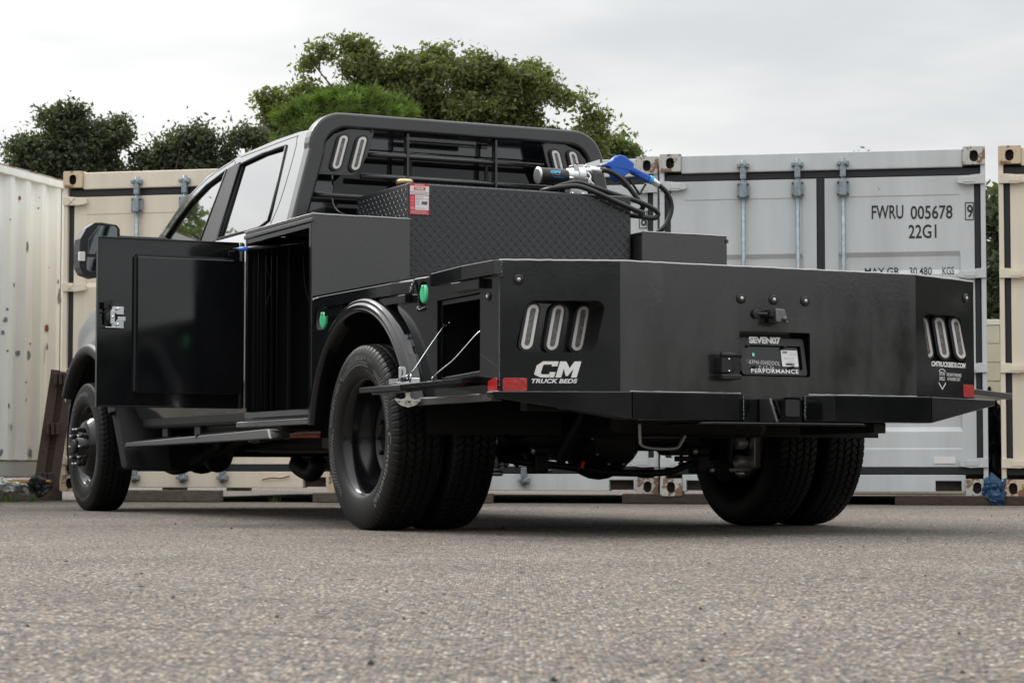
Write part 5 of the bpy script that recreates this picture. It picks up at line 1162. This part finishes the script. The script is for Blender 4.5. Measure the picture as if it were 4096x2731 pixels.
tag(wm_.build('label_panels', whitep, lb, recalc=False), kind='stuff')
rm_ = MB(); rm_.plate([rrect(.060, .016, .003, 3, .051, .125)], lambda u, v, d: LB(u, v, .0030), 0)
text('Aluminum Tank Industries, Inc.', lambda u, v, d: LB(.010+u, .1110+v, .0030), .082, .0038, mb=MB(), res=1)
for i in range(1): rm_.add([LB(.028, .0745, .003), LB(.099, .0745, .003), LB(.099, .0755, .003), LB(.028, .0755, .003)], [(0, 1, 2, 3)])
rm_ = rm_.build('label_logo', redl, lb, recalc=False)
text('TANK', lambda u, v, d: LB(.026+u, .1195+v, .0034), .050, .011, 'lettering', whitep, lb, bold=.04)
bk = MB(); text('318/Y/0824/USA/M5910/0/395', lambda u, v, d: LB(.006+u, .0975+v, .0030), .090, .006, mb=bk, res=1)
for i, s_ in enumerate(('ALUM Tank', 'CAP 98  GAL', '08/15/24', '08/15/24', '0382', '5 PSI')): text(s_, lambda u, v, d, i=i: LB(.031+u, .084-i*.0078+v, .0030), .020+.02*(i < 2), .0038, mb=bk, res=1)
for i in range(20): w = .0007+.0007*random.random(); u = .062+i*.0015; bk.add([LB(u, .048, .003), LB(u+w, .048, .003), LB(u+w, .064, .003), LB(u, .064, .003)], [(0, 1, 2, 3)])
text('TT318-0824-USA-1', lambda u, v, d: LB(.031+u, .028+v, .0030), .050, .004, mb=bk, res=1)
tag(bk.build('label_print', blackp, lb, recalc=False), kind='stuff'); text('Aluminum Tank Industries, Inc.', lambda u, v, d: LB(.010+u, .1105+v, .0030), .082, .0042, 'lettering', greyp, lb, res=1)
# pump
pu = empty('fuel_transfer_pump', (TX, TY, 0), YAW); tag(pu, 'cast metal fuel transfer pump with black motor on top of the diamond-plate tank', 'pump')
py_, pz = 2.42, 1.733
mo = MB().lathe([(0, .030), (.004, .040), (.155, .040), (.160, .036)], (.170, py_, pz), (1, 0, 0), 32).build('motor', plastic, pu)
MB().lathe([(-.004, .030), (-.002, .0425), (.006, .0425), (.006, .040)], (.170, py_, pz), (1, 0, 0), 32).build('motor_end_cap', castal, mo)
def Cy(r_, x0, z0):  # wrap on the motor
    def f(u, v, d): a = R(90)-(z0+v-.0)/r_; return (x0+u, py_-r_*math.cos((z0+v)/r_), pz+r_*math.sin((z0+v)/r_))
    return f
text('GPI', Cy(.0412, .222, .010), .062, .016, 'lettering', cyan, mo, bold=.06, shear=.3, res=2); text('gpi.net/my-pump', Cy(.0412, .232, .002), .045, .004, 'lettering', whitep, mo, res=1); text('1-800-835-0113', Cy(.0412, .238, -.012), .060, .006, 'lettering', cyan, mo, bold=.01, res=1)
bd = MB(); bd.lathe([(0, .034), (.01, .040), (.05, .042), (.052, .056), (.090, .056), (.094, .046), (.10, .02)], (.330, py_, pz+.006), (1, 0, 0), 28); bd.box((.338, py_-.03, 1.64), (.420, py_+.03, pz)); bd.box((.36, py_-.035, pz+.03), (.41, py_+.03, pz+.062))
bd = bd.build('pump_body', castal, pu, .003)
for k in range(6): a = R(60*k+15); MB().cyl((.420, py_+.047*math.cos(a), pz+.006+.047*math.sin(a)), (.434, py_+.047*math.cos(a), pz+.006+.047*math.sin(a)), .006, n=6).build('housing_bolt', zinc, bd)
MB().cyl((.325, py_-.045, pz-.01), (.350, py_-.045, pz-.01), .008, n=8).build('housing_bolt', zinc, bd); MB().cyl((.375, py_-.02, pz+.060), (.375, py_-.02, pz+.068), .016, n=16).build('vent_cap', rustm, bd)
MB().cyl((.425, py_-.02, pz+.032), (.460, py_-.03, pz+.035), .018).build('outlet', castal, pu, .002); MB().cyl((.455, py_-.03, pz+.040), (.512, py_-.03, pz+.038), .019).build('hose_coupling', zinc, pu, .003)
for q in (.448, .452): MB().lathe([(0, .0225), (.004, .0225)], (q+.004, py_-.03, pz+.038), (1, 0, 0), 16).build('coupling_ring', zinc, pu)
MB().hexa([(.436, py_+.02, 1.792), (.446, py_+.02, 1.786), (.446, py_+.035, 1.786), (.436, py_+.035, 1.792), (.436, py_+.02, 1.806), (.519, py_+.02, 1.800), (.519, py_+.035, 1.800), (.436, py_+.035, 1.806)]).build('nozzle_holder', zinc, pu, .001)
MB().plate([[(.428, 1.790), (.440, 1.806), (.519, 1.832), (.521, 1.802), (.450, 1.790)]], lambda u, v, d: (u, py_-.012+d, v), .004).build('nozzle_holder', zinc, pu, .001)
lv = MB().tube([(.425, py_-.05, 1.755), (.440, py_-.055, 1.735), (.436, py_-.055, 1.715), (.452, py_-.055, 1.700), (.458, py_-.055, 1.690)], .006, 7).build('switch_lever', chrome, pu); MB().box((.425, py_-.06, 1.700), (.445, py_-.04, 1.722)).build('lever_bracket', castal, lv, .003)
for x in (.35, .41): MB().cyl((x, py_-.03, 1.634), (x, py_-.03, 1.655), .010, n=10).build('mount_bolt', zinc, pu)
# hose (one continuous run from pump to nozzle) and nozzle
hp = [(.500, 2.385, 1.775), (.551, 2.38, 1.771), (.602, 2.375, 1.749), (.642, 2.37, 1.716), (.678, 2.36, 1.673), (.708, 2.35, 1.630), (.734, 2.35, 1.590), (.70, 2.45, 1.560), (.62, 2.55, 1.60), (.45, 2.60, 1.655), (.28, 2.55, 1.652), (.19, 2.42, 1.650), (.175, 2.31, 1.650), (.238, 2.265, 1.660), (.311, 2.245, 1.664), (.410, 2.225, 1.632), (.510, 2.215, 1.593), (.611, 2.215, 1.560), (.672, 2.24, 1.549), (.690, 2.33, 1.560)]
hs = empty('fuel_hose', (TX, TY, 0), YAW); tag(hs, 'black rubber fuel hose looped over the right end of the diamond-plate tank', 'hose')
MB().tube(hp, .0132, 12).build('hose_coil', hose_m, hs)
MB().tube([(.20, 2.40, 1.650), (.225, 2.34, 1.664), (.273, 2.305, 1.680), (.333, 2.290, 1.690), (.432, 2.285, 1.668), (.532, 2.285, 1.643), (.658, 2.28, 1.614), (.735, 2.275, 1.587), (.778, 2.275, 1.560), (.772, 2.28, 1.537), (.735, 2.29, 1.533), (.668, 2.30, 1.541), (.64, 2.40, 1.548), (.66, 2.60, 1.50), (.75, 2.7, 1.47)], .0132, 12).build('hose_coil', hose_m, hs)
MB().tube([(.858, 2.42, 1.729), (.907, 2.42, 1.695), (.936, 2.42, 1.651), (.943, 2.42, 1.601), (.922, 2.42, 1.541), (.885, 2.43, 1.490), (.84, 2.48, 1.463), (.75, 2.6, 1.463)], .0132, 12).build('hose_coil', hose_m, hs)
nz = empty('fuel_nozzle', (TX, TY, 0), YAW); tag(nz, 'blue fuel nozzle hooked beside the pump above the headache rack corner', 'fuel nozzle')
nl = [(.555, 1.819), (.591, 1.832), (.598, 1.848), (.629, 1.864), (.665, 1.859), (.719, 1.824), (.713, 1.806), (.824, 1.762), (.803, 1.730), (.695, 1.778), (.665, 1.758), (.629, 1.720), (.590, 1.744), (.578, 1.793), (.555, 1.798)]
nb = MB().plate([nl], lambda u, v, d: (u, 2.402+d, v), .040).build('nozzle_body', bluem, nz, .011, 3)
MB().cyl((.560, 2.422, 1.808), (.446, 2.422, 1.793), .011).build('spout', castal, nz); MB().cyl((.812, 2.422, 1.752), (.830, 2.422, 1.743), .022).build('collar_ring', cyan, nz, .002); MB().cyl((.826, 2.422, 1.746), (.868, 2.422, 1.722), .019, .017).build('swivel', zinc, nz, .002)
gd = MB().tube([(.664, 2.422, 1.742), (.690, 2.422, 1.748), (.703, 2.422, 1.735), (.745, 2.422, 1.682), (.756, 2.422, 1.672), (.775, 2.422, 1.700), (.800, 2.422, 1.735)], .0065, 8, res=4).build('hand_guard', plastic, nz); MB().beam((.640, 2.422, 1.722), (.742, 2.422, 1.668), .012, .010).build('trigger', plastic, nz, .002); MB().cyl((.790, 2.414, 1.725), (.790, 2.408, 1.725), .004, n=8).build('guard_screw', chrome, nz)
